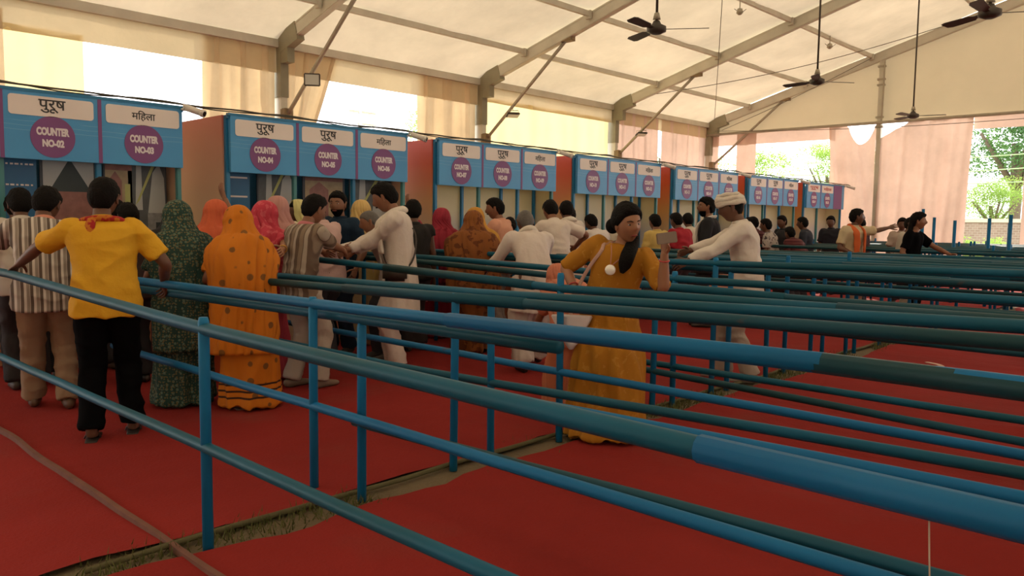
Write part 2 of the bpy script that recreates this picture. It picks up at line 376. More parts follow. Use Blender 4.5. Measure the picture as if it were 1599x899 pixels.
drape('end_curtain', 'x', YC, -9.1, -7.82, 0, 4.2, CURP, .17, 7, seed=4, diag=4.5, label='torn peach curtain with a drooping hole at its top edge',
      top=lambda g: 4.2-(.55*math.sin(PI*(g-.38)/.62)**.8 if .38 < g < 1 else 0))
drape('end_curtain', 'x', YC-.02, -7.72, -5.5, 0, 4.2, CURP, .085, 9, seed=9, diag=-2.2, nz=30, label='wide peach curtain between the gable column and the garden window',
      top=lambda g: 4.2-(.42*(1-g/.33) if g < .33 else 0), right=lambda f: -5.62+.14*f)
drape('end_curtain', 'x', YC, -4.36, -2.7, 0, 3.95, CURP, .05, 8, label='peach curtain at the right edge of the view')
drape('end_curtain', 'x', YC, 4.5, 8.3, 0, 3.95, CURP, .05, 8, label='peach curtain of the end wall beyond the right edge of the view')

# ------------------------------------------------------------------ outside: wall, trees, pole
def leaf_mat(name, c, t):
    m = bpy.data.materials.new(name); m.use_nodes = True; nt = m.node_tree; N = nt.nodes; L = nt.links; N.remove(N['Principled BSDF'])
    d = N.new('ShaderNodeBsdfDiffuse'); tr = N.new('ShaderNodeBsdfTranslucent'); mx = N.new('ShaderNodeMixShader'); mx.inputs[0].default_value = .45
    tc = N.new('ShaderNodeTexCoord'); n = N.new('ShaderNodeTexNoise'); n.inputs['Scale'].default_value = .8; L.new(tc.outputs['Object'], n.inputs['Vector'])
    for s, cc in ((d, c), (tr, t)):
        k = N.new('ShaderNodeMix'); k.data_type = 'RGBA'; k.inputs[6].default_value = tuple(x*.6 for x in cc)+(1,); k.inputs[7].default_value = tuple(min(1, x*1.4) for x in cc)+(1,); L.new(n.outputs['Fac'], k.inputs[0]); L.new(k.outputs[2], s.inputs[0])
    L.new(d.outputs[0], mx.inputs[1]); L.new(tr.outputs[0], mx.inputs[2]); L.new(mx.outputs[0], N['Material Output'].inputs[0]); return m
LEAF = [leaf_mat('leaves_dark', (.10, .20, .09), (.16, .30, .08)), leaf_mat('leaves_bright', (.22, .34, .10), (.42, .60, .12))]
BARK = mat('bark', (.16, .12, .08), .9, .3, 8)
def tree(x, y, h, r, kind, label, nl=5000, seed=0, trunk=True, squash=.8):
    random.seed(seed); t = empty('tree' if trunk else 'shrub', (x, y, -.04)); tag(t, label, 'tree' if trunk else 'shrub', 'greenery outside the tent')
    if trunk:
        bm = bmesh.new(); tube(bm, [(0, 0, 0), (.1, .1, h*.3), (-.1, 0, h*.6)], [r*.09, r*.07, r*.04], 8); 
        for q in range(5):
            a = q*1.3; tube(bm, [(.05, 0, h*.35), (math.cos(a)*r*.5, math.sin(a)*r*.5, h*.65)], [r*.04, r*.02], 6)
        build('trunk', bm, BARK, t, smooth=True)
    bl = []
    for q in range(16):
        a = random.uniform(0, 2*PI); rr = r*random.uniform(.1, .75); z = h*random.uniform(.42 if trunk else .2, .85)
        bl.append((Vector((math.cos(a)*rr, math.sin(a)*rr, z)), r*random.uniform(.28, .5)))
    bm = bmesh.new(); nl = int(nl*1.9); s0 = .019*r if r > 2 else .036
    for q in range(nl):
        c, br = random.choice(bl); d = Vector((random.gauss(0, 1), random.gauss(0, 1), random.gauss(0, 1))).normalized(); p = c+Vector((d.x, d.y, d.z*squash))*br*random.uniform(.65, 1.08)
        if p.z < .1: continue
        u = Vector((random.gauss(0, 1), random.gauss(0, 1), random.gauss(0, .6))).normalized(); v = u.cross(d).normalized() if u.cross(d).length > .01 else frame(u)[0]
        s = s0*random.uniform(.7, 1.6); bm.faces.new([bm.verts.new(k) for k in (p-u*s, p+v*s*.5, p+u*s, p-v*s*.5)])
    build('foliage', bm, LEAF[kind], t)
tree(-10.0, 49.5, 10, 3.9, 0, 'tall dark tree beyond the wall in the right garden window', 9000, 1)
tree(-17.6, 54.5, 8.4, 3.1, 1, 'light green tree at the left side of the right garden window', 6000, 2)
tree(-9.6, 43.4, 4.2, 2.0, 1, 'bright low tree above the brick wall in the right window', 5000, 3, squash=.6)
tree(-13.9, 42.9, 3.6, 2.2, 1, 'bright bushy tree behind the brick wall near the peach curtain', 5000, 4)
tree(-25.0, 50, 7.0, 3.2, 1, 'pale green tree low in the left part of the end window', 5000, 5, squash=.6)
tree(-19.6, 48.5, 7.6, 2.3, 1, 'pale green tree in the right part of the end window', 5000, 6, squash=.6)
tree(-40, 34.5, 9.3, 3.4, 1, 'pale tree seen over counter 06 through the side opening', 5000, 7)
tree(-26, 40, 8, 2.6, 1, 'pale tree glimpsed through the slit of the side curtains', 3000, 8)
for i in range(3):
    tree(-6.9-i*1.1, 31+i, 1.1, .8, 1, ['low bush before the brick wall at the window edge', 'low bush before the brick wall, middle one', 'low bush before the brick wall beside the curtain'][i], 900, 20+i, trunk=False)
bw = empty('boundary_wall', (-18, 40, 0)); tag(bw, 'old brick boundary wall beyond the right garden window', 'wall')
m, nt, b = new_mat('old_brick'); N = nt.nodes; L = nt.links; br = N.new('ShaderNodeTexBrick'); tc = N.new('ShaderNodeTexCoord'); mp = N.new('ShaderNodeMapping'); mp.inputs['Rotation'].default_value = (PI/2, 0, 0)
L.new(tc.outputs['Object'], mp.inputs[0]); L.new(mp.outputs[0], br.inputs[0]); br.inputs['Color1'].default_value = (.24, .17, .12, 1); br.inputs['Color2'].default_value = (.30, .22, .16, 1); br.inputs['Mortar'].default_value = (.36, .32, .24, 1); br.inputs['Scale'].default_value = 2.4
L.new(br.outputs[0], b.inputs['Base Color']); b.inputs['Roughness'].default_value = .9; BRICK = m
bm = bmesh.new(); box(bm, (12, 0, .85), (24, .25, 1.7)); build('brickwork', bm, BRICK, bw)
bm = bmesh.new(); box(bm, (12, 0, 1.76), (24.1, .36, .16)); build('coping', bm, mat('coping', (.55, .48, .36), .9), bw)
up = empty('utility_pole', (-40, 28.7, 0)); tag(up, 'pale utility pole with cross arm outside above counter 05', 'utility pole')
bm = bmesh.new(); tube(bm, [(0, 0, 0), (0, 0, 8.3)], [.13, .1], 8); tube(bm, [(0, 1.0, 0), (0, 1.0, 7.6)], [.08, .06], 8); build('pole', bm, mat('concrete_pole', (.55, .55, .52), .8), up, smooth=True)
bm = bmesh.new(); box(bm, (0, .2, 7.9), (.1, 1.9, .12)); box(bm, (0, .5, 7.2), (.1, 1.3, .1)); build('cross_arm', bm, STEEL, up)
for i, (za, zb) in enumerate(((4.1, 4.4), (3.6, 3.9), (3.3, 3.3))):
    bm = bmesh.new(); tube(bm, [(-16+4.0*q, 33, za+(zb-za)*q/4-.25*math.sin(PI*q/4)) for q in range(5)], .022, 5)
    tag(build('overhead_cable', bm, mat('green_cable', (.35, .5, .25), .6)), ['uppermost', 'middle', 'lowest'][i]+' pale cable crossing the trees in the right window', 'cable', 'garden cables')

# ------------------------------------------------------------------ registration booths
HB = mat('header_blue', srgb(52, 128, 190), .42, .06, 2)
def header_mat():
    m, nt, b = new_mat('header_print'); N = nt.nodes; L = nt.links; b.inputs['Roughness'].default_value = .38
    tc = N.new('ShaderNodeTexCoord'); sp = N.new('ShaderNodeSeparateXYZ'); L.new(tc.outputs['Object'], sp.inputs[0])
    n = N.new('ShaderNodeTexNoise'); n.inputs['Scale'].default_value = 1.1; L.new(tc.outputs['Object'], n.inputs['Vector'])
    wv = N.new('ShaderNodeTexWave'); wv.bands_direction = 'Z'; wv.inputs['Scale'].default_value = 7; wv.inputs['Distortion'].default_value = 2.4; wv.inputs['Detail'].default_value = 0; wv.inputs['Detail Scale'].default_value = .5; L.new(tc.outputs['Object'], wv.inputs[0])
    mr = N.new('ShaderNodeMapRange'); mr.inputs[1].default_value = .965; mr.inputs[2].default_value = 1; L.new(wv.outputs['Fac'], mr.inputs[0])
    # only the middle band of the board carries the pale wavy lines
    g = N.new('ShaderNodeMath'); g.operation = 'COMPARE'; g.inputs[1].default_value = 2.25; g.inputs[2].default_value = .06; L.new(sp.outputs[2], g.inputs[0])
    mm = N.new('ShaderNodeMath'); mm.operation = 'MULTIPLY'; L.new(mr.outputs[0], mm.inputs[0]); L.new(g.outputs[0], mm.inputs[1])
    m3 = N.new('ShaderNodeMath'); m3.operation = 'MULTIPLY'; m3.inputs[1].default_value = .35; L.new(mm.outputs[0], m3.inputs[0])
    a = N.new('ShaderNodeMix'); a.data_type = 'RGBA'; a.inputs[6].default_value = (.035, .25, .58, 1); a.inputs[7].default_value = (.08, .40, .78, 1); L.new(n.outputs['Fac'], a.inputs[0])
    c = N.new('ShaderNodeMix'); c.data_type = 'RGBA'; L.new(m3.outputs[0], c.inputs[0]); L.new(a.outputs[2], c.inputs[6]); c.inputs[7].default_value = (.4, .7, .85, 1)
    L.new(c.outputs[2], b.inputs['Base Color']); return m
HPRINT = header_mat()
PLATE = mat('name_plate_white', (.84, .77, .74), .5, .05, 3)
PURP = mat('badge_purple', (.20, .06, .22), .45, .08, 3)
PURPS = mat('purple_strip', (.17, .05, .24), .45, .08, 3)
WHITE_T = mat('lettering_white', (.78, .72, .78), .5, .02)
BLACK_T = mat('lettering_black', (.03, .03, .035), .5, .02)
RED_T = mat('lettering_red', (.5, .06, .06), .5, .02)
TEAL = mat('booth_post_blue', srgb(30, 120, 170), .4, .08, 3)
TEALG = mat('booth_post_teal', (.05, .22, .24), .4, .1, 3)
ORANGE = [(0, (.40, .35, .34, 1)), (.25, (.45, .37, .26, 1)), (.55, (.55, .30, .10, 1)), (.8, (.60, .11, .04, 1)), (1, (.62, .07, .04, 1))]
PALEP = [(0, (.46, .40, .30, 1)), (.35, (.50, .38, .24, 1)), (.65, (.52, .30, .20, 1)), (.9, (.50, .17, .12, 1)), (1, (.50, .13, .11, 1))]
SIDE = ramp_mat('panel_orange', ORANGE, 0.6, 2.6); SIDEP = ramp_mat('panel_pale', PALEP, 0.6, 2.6)
BACK = ramp_mat('panel_sand', [(0, (.50, .46, .50, 1)), (.35, (.52, .50, .50, 1)), (.6, (.72, .64, .40, 1)), (.85, (.80, .64, .30, 1)), (1, (.80, .38, .16, 1))], 0.8, 2.15)
INFO = mat('info_panel_blue', (.01, .13, .30), .4, .1, 2)
TXT = {}
def text_mesh(s, bold=.0):
    """mesh of a string laid out by Blender's built-in font; returns list of loops via bmesh data"""
    if (s, bold) in TXT: return TXT[(s, bold)]
    cu = bpy.data.curves.new('t', 'FONT'); cu.body = s; cu.offset = bold; cu.extrude = .01; cu.resolution_u = 4
    ob = bpy.data.objects.new('t', cu); COL.objects.link(ob); dg = bpy.context.evaluated_depsgraph_get(); dg.update()
    me = bpy.data.meshes.new_from_object(ob.evaluated_get(dg)); bpy.data.objects.remove(ob); bpy.data.curves.remove(cu)
    xs = [v.co.x for v in me.vertices]; ys = [v.co.y for v in me.vertices]
    TXT[(s, bold)] = (me, min(xs), max(xs), min(ys), max(ys)); return TXT[(s, bold)]
def text(bm, s, c, w, h, bold=0, nx=1, U=Vector((0, 1, 0)), V=Vector((0, 0, 1))):
    """adds string s centred at c, fitted into w x h, running along U with up V"""
    me, x0, x1, y0, y1 = text_mesh(s, bold); Nn = U.cross(V); vs = []
    for v in me.vertices:
        vs.append(bm.verts.new(Vector(c)+U*((v.co.x-x0)/(x1-x0)-.5)*w+V*((v.co.y-y0)/(y1-y0)-.5)*h+Nn*(.002 if v.co.z > 0 else 0)))
    for p in me.polygons:
        try: bm.faces.new([vs[i] for i in p.vertices])
        except ValueError: pass
def round_rect(bm, x, yc, zc, w, h, r, t=.004):
    pts = []
    for cx, cz, a0 in ((w/2-r, h/2-r, 0), (-w/2+r, h/2-r, 90), (-w/2+r, -h/2+r, 180), (w/2-r, -h/2+r, 270)):
        for k in range(5):
            a = math.radians(a0+k*22.5); pts.append((yc+cx+r*math.cos(a), zc+cz+r*math.sin(a)))
    rings(bm, [[Vector((x+d, p[0], p[1])) for p in pts] for d in (0, t)])
def disc(bm, x, yc, zc, r, t=.004, n=40):
    rings(bm, [[Vector((x+d, yc+r*math.cos(2*PI*k/n), zc+r*math.sin(2*PI*k/n))) for k in range(n)] for d in (0, t)])
HINDI = {'m': 'पुरूष', 'f': 'मिहला'}
DEPTH = 1.35; BD = .46
def poster(parent, y, z0, w, h, kind, x):
    """building photograph printed on a panel"""
    bm = bmesh.new(); box(bm, (x, y, z0+h/2), (.02, w, h)); p = build('poster', bm, mat('poster_frame', (.05, .06, .08), .5), parent)
    e = x+.012
    def pl(name, pts, m, k=0):
        bm = bmesh.new(); rings(bm, [[Vector((e+k*.0012+d, y+(a-.5)*w, z0+b_*h)) for a, b_ in pts] for d in (-.001, .001)]); return build(name, bm, m, p)
    sky = mat('poster_sky', (.45, .46, .46), .5, .15, 3); gr = mat('poster_stone', (.24, .24, .25), .5, .5, 22); rd = mat('poster_brick', (.30, .13, .11), .5, .4, 14); dk = mat('poster_roof', (.03, .045, .05), .5, .2, 9)
    tan = mat('poster_tan', (.40, .30, .18), .5, .4, 12); yl = mat('poster_yellow', (.45, .46, .16), .5, .2, 6)
    if kind == 0:
        pl('printed_sky', [(.05, .45), (.95, .45), (.95, .98), (.05, .98)], sky); pl('printed_building', [(.05, .03), (.95, .03), (.95, .62), (.05, .62)], rd, 1)
        pl('printed_roof', [(.15, .62), (.9, .62), (.52, .95)], dk, 2); pl('printed_doorway', [(.42, .08), (.56, .08), (.56, .36), (.42, .36)], dk, 2)
    elif kind == 1:
        pl('printed_building', [(.05, .03), (.95, .03), (.95, .97), (.05, .97)], tan); pl('printed_tower', [(.15, .03), (.6, .03), (.6, .75), (.38, .85), (.15, .75)], rd, 1)
        pl('printed_band', [(.05, .86), (.95, .86), (.95, .93), (.05, .93)], rd, 1); pl('printed_window', [(.7, .5), (.88, .5), (.88, .72), (.7, .72)], yl, 1)
        for k in range(3): pl('printed_arch', [(.2+.13*k, .2), (.28+.13*k, .2), (.28+.13*k, .42), (.24+.13*k, .5), (.2+.13*k, .42)], dk, 2)
    else:
        pl('printed_sky', [(.03, .03), (.97, .03), (.97, .97), (.03, .97)], mat('poster_dark_stone', (.09, .10, .11), .5, .4, 12)); pl('printed_column', [(.2, .45), (.38, .45), (.36, .97), (.24, .97)], sky, 1)
        pl('printed_dome', [(.5, .38), (.97, .38), (.93, .8), (.8, .95), (.64, .85)], sky, 1); pl('printed_house', [(.5, .05), (.95, .05), (.95, .42), (.5, .42)], gr, 2)
        pl('printed_banner', [(.2, .5), (.62, .93), (.70, .93), (.3, .55)], yl, 3); pl('printed_window', [(.7, .1), (.85, .1), (.85, .32), (.7, .32)], dk, 3)
def booth(k, y0, width, counters, label):
    t = empty('registration_booth', (-8.5, y0, 0)); tag(t, label, 'booth', 'registration booths')
    n = len(counters); cw = .85; top = 2.6 - .012*k; bot = top-.635
    bm = bmesh.new(); box(bm, (0, width/2, (top+bot)/2), (.05, width, top-bot), bev=.004); hb = build('header_board', bm, HPRINT, t)
    f = .027
    for i, (num, g) in enumerate(counters):
        yc = cw*(i+.5)
        bm = bmesh.new(); round_rect(bm, f, yc, top-.135, .735, .185, .03); pl = build('name_plate', bm, PLATE, hb)
        bm = bmesh.new()
        if k < 7: text(bm, HINDI[g], (f+.005, yc, top-.13), .235, .125 if g == 'm' else .105, .012)
        else: text(bm, HINDI[g], (f+.005, yc, top-.13), .5, .1, .02)
        # lettering belongs to the plate's own board
        build('name_lettering', bm, BLACK_T if k < 7 else RED_T, hb)
        bm = bmesh.new(); disc(bm, f, yc, top-.415, .195); build('counter_badge', bm, PURP, hb)
        bm = bmesh.new(); text(bm, 'COUNTER', (f+.005, yc, top-.365), .285, .078, .06); build('counter_word', bm, WHITE_T, hb)
        bm = bmesh.new(); text(bm, 'NO-%02d' % num, (f+.005, yc, top-.475), .19, .072, .06); build('counter_number', bm, WHITE_T, hb)
        if i:
            bm = bmesh.new(); box(bm, (f, cw*i, (top+bot)/2), (.004, .035, top-bot-.002)); build('divider_strip', bm, PURP, hb)
    if k == 7:
        bm = bmesh.new(); box(bm, (f, width-.45, (top+bot)/2), (.004, .55, top-bot-.002)); build('purple_panel', bm, PURPS, hb)
    pm = TEAL
    for i in range(n+1):
        y = min(cw*i, width-.02) if i < n else width-.02
        bm = bmesh.new(); box(bm, (-.06, y, top/2-.01), (.05, .05, top-.02), bev=.006); build('post', bm, pm if i % 2 == 0 else TEALG, t)
    bm = bmesh.new(); box(bm, (-DEPTH/2-.08, -.03, (top-.0)/2), (DEPTH, .03, top)); build('side_panel', bm, SIDEP if k <= 2 else SIDE, t)
    bm = bmesh.new(); box(bm, (-DEPTH/2-.08, width+.0, (top-.05)/2), (DEPTH, .03, top-.05)); build('side_panel', bm, SIDEP if k <= 2 else BACK, t)
    bm = bmesh.new(); box(bm, (-BD, width/2, (top-.05)/2), (.03, width, top-.05)); bk = build('back_panel', bm, BACK if k > 2 else mat('back_blue', (.03, .14, .26), .5), t)
    bm = bmesh.new()
    for i in range(n+1): box(bm, (-BD+.04, min(cw*i+.0, width-.05)+.0, (top-.1)/2), (.04, .04, top-.1))
    build('back_frame', bm, TEAL, t)
    bm = bmesh.new(); box(bm, (-.34, width/2, .76), (.6, width-.06, .04), bev=.01); dk = build('counter_top', bm, mat('counter_white', (.6, .58, .55), .4), t)
    bm = bmesh.new(); box(bm, (-.07, width/2, .38), (.03, width-.06, .74)); build('counter_front', bm, mat('counter_front_cloth', (.45, .20, .10), .7, .2, 3), t)
    # top rim
    bm = bmesh.new(); box(bm, (-DEPTH/2, 0, top-.02), (DEPTH, .045, .04)); box(bm, (-DEPTH/2, width, top-.02), (DEPTH, .045, .04)); box(bm, (.0, width/2, top+.004), (.06, width+.04, .03)); build('top_rim', bm, TEAL, t)
    return t, top
ST, PT = 1.28, 3.08
blk = [(1, [(1, 'm'), (2, 'm'), (3, 'f')], 'nearest booth with blue header boards for counters 02 and 03'), (2, [(4, 'm'), (5, 'm'), (6, 'f')], 'booth whose blue header reads counters 04 to 06'),
       (3, [(7, 'm'), (8, 'm'), (9, 'f')], 'booth whose blue header reads counters 07 to 09, with a sandy back wall'), (4, [(10, 'm'), (11, 'm'), (12, 'f')], 'fourth booth of the row, counters 10 to 12, behind the woman in the mustard dress'),
       (5, [(13, 'm'), (14, 'm'), (15, 'f')], 'fifth booth of the row, left of the turbaned man, counters 13 to 15'), (6, [(16, 'm'), (17, 'm'), (18, 'f')], 'sixth booth, second from the far end, counters 16 to 18'),
       (7, [(19, 'm'), (20, 'f')], 'last booth at the far end with a purple panel beside counters 19 and 20')]
YS = [1.26, 4.33, 7.42, 10.5, 13.55, 16.62, 19.68]
for (k, cs, lb), y0 in zip(blk, YS):
    wd = 2.53 if k < 7 else 2.42
    t, top = booth(k, y0, wd, cs, lb)
    bx = -BD+.03
    if k == 1:
        bm = bmesh.new(); box(bm, (-.3, .42, 1.5), (.03, .78, 1.3)); ip = build('info_panel', bm, INFO, t)
        bm = bmesh.new(); box(bm, (-.3, 1.0, 1.5), (.03, .42, 1.3)); build('info_panel', bm, INFO, t)
        bm = bmesh.new()
        for q, z in enumerate((1.92, 1.72, 1.5, 1.3)): 
            for c0 in (.45, 1.0):
                for r_ in range(9): box(bm, (-.282, c0-.17+r_*.042, z), (.003, .026+.008*((r_*7+q) % 3-1), .016))
        build('printed_lines', bm, PLATE, ip)
        poster(t, 1.5, 1.05, .52, 1.0, 0, -.3); poster(t, 1.98, 1.05, .30, 1.0, 1, -.3); poster(t, 2.27, 1.05, .42, 1.0, 2, -.3)
    if k == 2:
        bm = bmesh.new(); box(bm, (-.3, .24, 1.5), (.03, .3, 1.3)); ip = build('info_panel', bm, INFO, t)
        bm = bmesh.new()
        for z in (1.9, 1.68, 1.45, 1.25): box(bm, (-.282, .24, z), (.003, .24, .02))
        build('printed_lines', bm, PLATE, ip)
        poster(t, .75, 1.05, .52, 1.0, 2, -.3); poster(t, 1.42, 1.05, .62, 1.0, 1, -.3); poster(t, 2.15, 1.05, .68, 1.0, 2, -.3)
    # camera at the far end of each block
    c = empty('security_camera', (-8.42, y0+wd+.02, top+.03)); tag(c, 'white security camera at the right end of the booth ending in counter '+{3: 'three', 6: 'six', 9: 'nine', 12: 'twelve', 15: 'fifteen', 18: 'eighteen', 20: 'twenty'}[cs[-1][0]], 'security camera', 'security cameras on the booth ends')
    bm = bmesh.new(); tube(bm, [(0, 0, -.03), (.16, .1, -.09)], .035, 12); tube(bm, [(.15, .094, -.086), (.18, .113, -.098)], .041, 12); build('body', bm, mat('camera_white', (.75, .72, .68), .4), c, smooth=True)
    bm = bmesh.new(); tube(bm, [(.176, .11, -.096), (.183, .114, -.099)], .027, 12); build('lens', bm, mat('lens_black', (.02, .02, .02), .2), c)
    bm = bmesh.new(); tube(bm, [(-.05, 0, -.03), (-.05, 0, .0), (.0, 0, -.02)], .014, 8); box(bm, (-.05, 0, -.045), (.07, .07, .02)); build('mount', bm, mat('camera_white', 0), c)
# service cable along the booth tops
bm = bmesh.new(); P = []
for i in range(150):
    y = 1.0+i*.145; P.append(Vector((-8.48+.02*math.sin(y*3), y, 2.640-.012*((y-1)/3.08)+.012*noise.noise(Vector((y*2.6, 0, 0))))))
tube(bm, P, .010, 6); P2 = [p+Vector((-.03, 0, .02*math.sin(p.y*4))) for p in P]; tube(bm, P2, .007, 5)
tag(build('cable_bundle', bm, mat('dark_cable', (.07, .065, .05), .7)), 'dark bundle of cables laid along the tops of the counter booths', 'cable')

# ------------------------------------------------------------------ queue railings
def paint_mat(name, c1, c2, rust, seed):
    m, nt, b = new_mat(name); N = nt.nodes; L = nt.links; b.inputs['Roughness'].default_value = .48; b.inputs['Specular IOR Level'].default_value = .22
    tc = N.new('ShaderNodeTexCoord'); mp = N.new('ShaderNodeMapping'); mp.inputs['Location'].default_value = (seed, seed*2, 0); mp.inputs['Scale'].default_value = (.5, 1, 1); L.new(tc.outputs['Object'], mp.inputs[0])
    n = N.new('ShaderNodeTexNoise'); n.inputs['Scale'].default_value = 1.6; n.inputs['Detail'].default_value = 5; L.new(mp.outputs[0], n.inputs['Vector'])
    mr = N.new('ShaderNodeMapRange'); mr.inputs[1].default_value = .38; mr.inputs[2].default_value = .62; L.new(n.outputs['Fac'], mr.inputs[0])
    a = N.new('ShaderNodeMix'); a.data_type = 'RGBA'; a.inputs[6].default_value = c1+(1,); a.inputs[7].default_value = c2+(1,); L.new(mr.outputs[0], a.inputs[0])
    n2 = N.new('ShaderNodeTexNoise'); n2.inputs['Scale'].default_value = 5; n2.inputs['Detail'].default_value = 7; L.new(mp.outputs[0], n2.inputs['Vector'])
    m2 = N.new('ShaderNodeMapRange'); m2.inputs[1].default_value = .68; m2.inputs[2].default_value = .74; L.new(n2.outputs['Fac'], m2.inputs[0])
    c = N.new('ShaderNodeMix'); c.data_type = 'RGBA'; L.new(m2.outputs[0], c.inputs[0]); L.new(a.outputs[2], c.inputs[6]); c.inputs[7].default_value = rust+(1,)
    L.new(c.outputs[2], b.inputs['Base Color']); return m
RB = paint_mat('rail_blue', (.003, .10, .245), (.004, .145, .35), (.10, .06, .04), 1)
RT = paint_mat('rail_teal', (.003, .074, .115), (.003, .105, .20), (.10, .05, .035), 5)
RG = paint_mat('rail_grey_green', (.007, .048, .06), (.005, .072, .12), (.09, .045, .03), 9)
PB = paint_mat('post_blue', (.008, .15, .34), (.012, .20, .43), (.05, .09, .10), 3)
rail_rows = [ # Y, z_top (at x=-6, -3.3, 0), z_mid, x left, x right, post x list, top extra, mats, sleeve x list, label
 (1.50, (1.04, .96, .935), .455, -7.4, 2.2, (-3.19, 1.4, -7.2), .05, RT, RT, [(-.86, RB)], 'nearest queue railing, its upper pipe crossing the man in the yellow shirt'),
 (2.25, (.97, .99, 1.035), .45, -6.3, 2.6, (-3.55, 1.4), .035, RB, RB, [(-.93, RG), (-2.5, RB)], 'bright blue queue railing crossing the whole picture below the mustard dress'),
 (2.33, (.895, .93, .955), (.38, .47), -6.3, -1.95, (-3.24, -6.2), .0, RT, RG, [], 'short upper pipe railing tucked just under the bright blue railing'),
 (3.00, (.95, .99, 1.05), (.46, .54), -6.6, 2.8, (-3.29, 1.5, -6.5), .0, RG, RB, [(-4.35, RG)], 'grey-green queue railing behind the bright blue one, lower of the close pair'),
 (3.35, (.96, .99, 1.07), (.43, .53), -6.8, 2.8, (-3.34, 1.5, -6.9), .02, RT, RT, [], 'teal queue railing paired just behind the grey-green one'),
 (3.90, (1.07, 1.0, 1.03), .46, -6.6, 3.0, (-3.26, 1.5, -6.4), .10, RT, RB, [(-5.1, RG), (-1.5, RG)], 'queue railing at the hips of the woman in the mustard dress'),
 (5.07, (1.02, .95, .93), (.33, .24), -7.3, 3.2, (-3.32, 1.5, -7.0), .0, RG, RG, [(-3.9, RT)], 'queue railing behind the mustard dress woman, with a very low lower pipe'),
 (5.29, (1.05, 1.0, 1.01), .32, -7.3, 3.2, (-3.28, 1.5, -6.9), .06, RT, RT, [], 'queue railing immediately in front of the bent elderly man'),
 (5.94, (1.08, 1.10, 1.14), .62, -7.4, 3.2, (-3.31, 1.6, -7.1), .05, RT, RG, [], 'queue railing with a tall bright post in front of the turbaned man'),
 (6.18, (1.03, 1.04, 1.03), .60, -7.4, 3.2, (-3.30, 1.6, -7.1), .0, RG, RG, [], 'grey-green queue railing right at the knees of the turbaned man'),
]
rnd = random.Random(8)
y = 6.92; pr = ['in front of', 'behind']
far_names = [(6.92, 'queue railing just behind the turbaned man'), (7.3, 'second queue railing behind the turbaned man'), (7.9, 'queue railing about one lane behind the turbaned man'), (8.2, 'queue railing paired closely, two lanes behind the turbaned man'),
  (8.85, 'queue railing half way between the turbaned man and the man in the orange scarf'), (9.1, 'queue railing half way back, the rear one of its close pair'), (9.9, 'queue railing some lanes in front of the man in the orange scarf'), (10.2, 'rear pipe pair some lanes in front of the man in the orange scarf'),
  (10.95, 'queue railing two lanes in front of the man in the orange scarf'), (11.2, 'rear one of the pair two lanes in front of the orange scarf man'), (11.9, 'queue railing just in front of the man in the orange scarf'), (12.15, 'rear pipe just in front of the woman in the black top'),
  (13.1, 'queue railing on which the woman in the black top rests her hand')]
for Yr, lb in far_names:
    zt = 1.02+rnd.uniform(-.03, .05); pair = Yr in (7.3, 8.2, 9.1, 10.2, 11.2, 12.15)
    rail_rows.append((Yr, (zt+rnd.uniform(-.02, .02), zt, zt+rnd.uniform(-.02, .03)), .66+rnd.uniform(-.04, .04) if not pair else None, -7.3+rnd.uniform(-.3, .3), 3.6, (-3.3, 1.7, -6.9), .03, rnd.choice((RT, RG, RG)), rnd.choice((RT, RG)), [(rnd.uniform(-5, -1), rnd.choice((RT, RG)))], lb))
for q, Yr in enumerate((14.7, 15.0, 15.9, 16.2, 17.1, 17.4, 18.3, 18.6, 19.5, 19.8, 20.8)):
    rail_rows.append((Yr, (1.04, 1.04, 1.04), (.58 if q % 2 else None), -7.3, 3.6, (-6.8, -5.6, -4.4, -3.2, -2.0), .03, RG, RG, [], ('nearest','second','third','fourth','fifth','sixth','seventh','eighth','ninth','tenth','farthest')[q]+' of the far queue railings beyond the woman in the black top'))
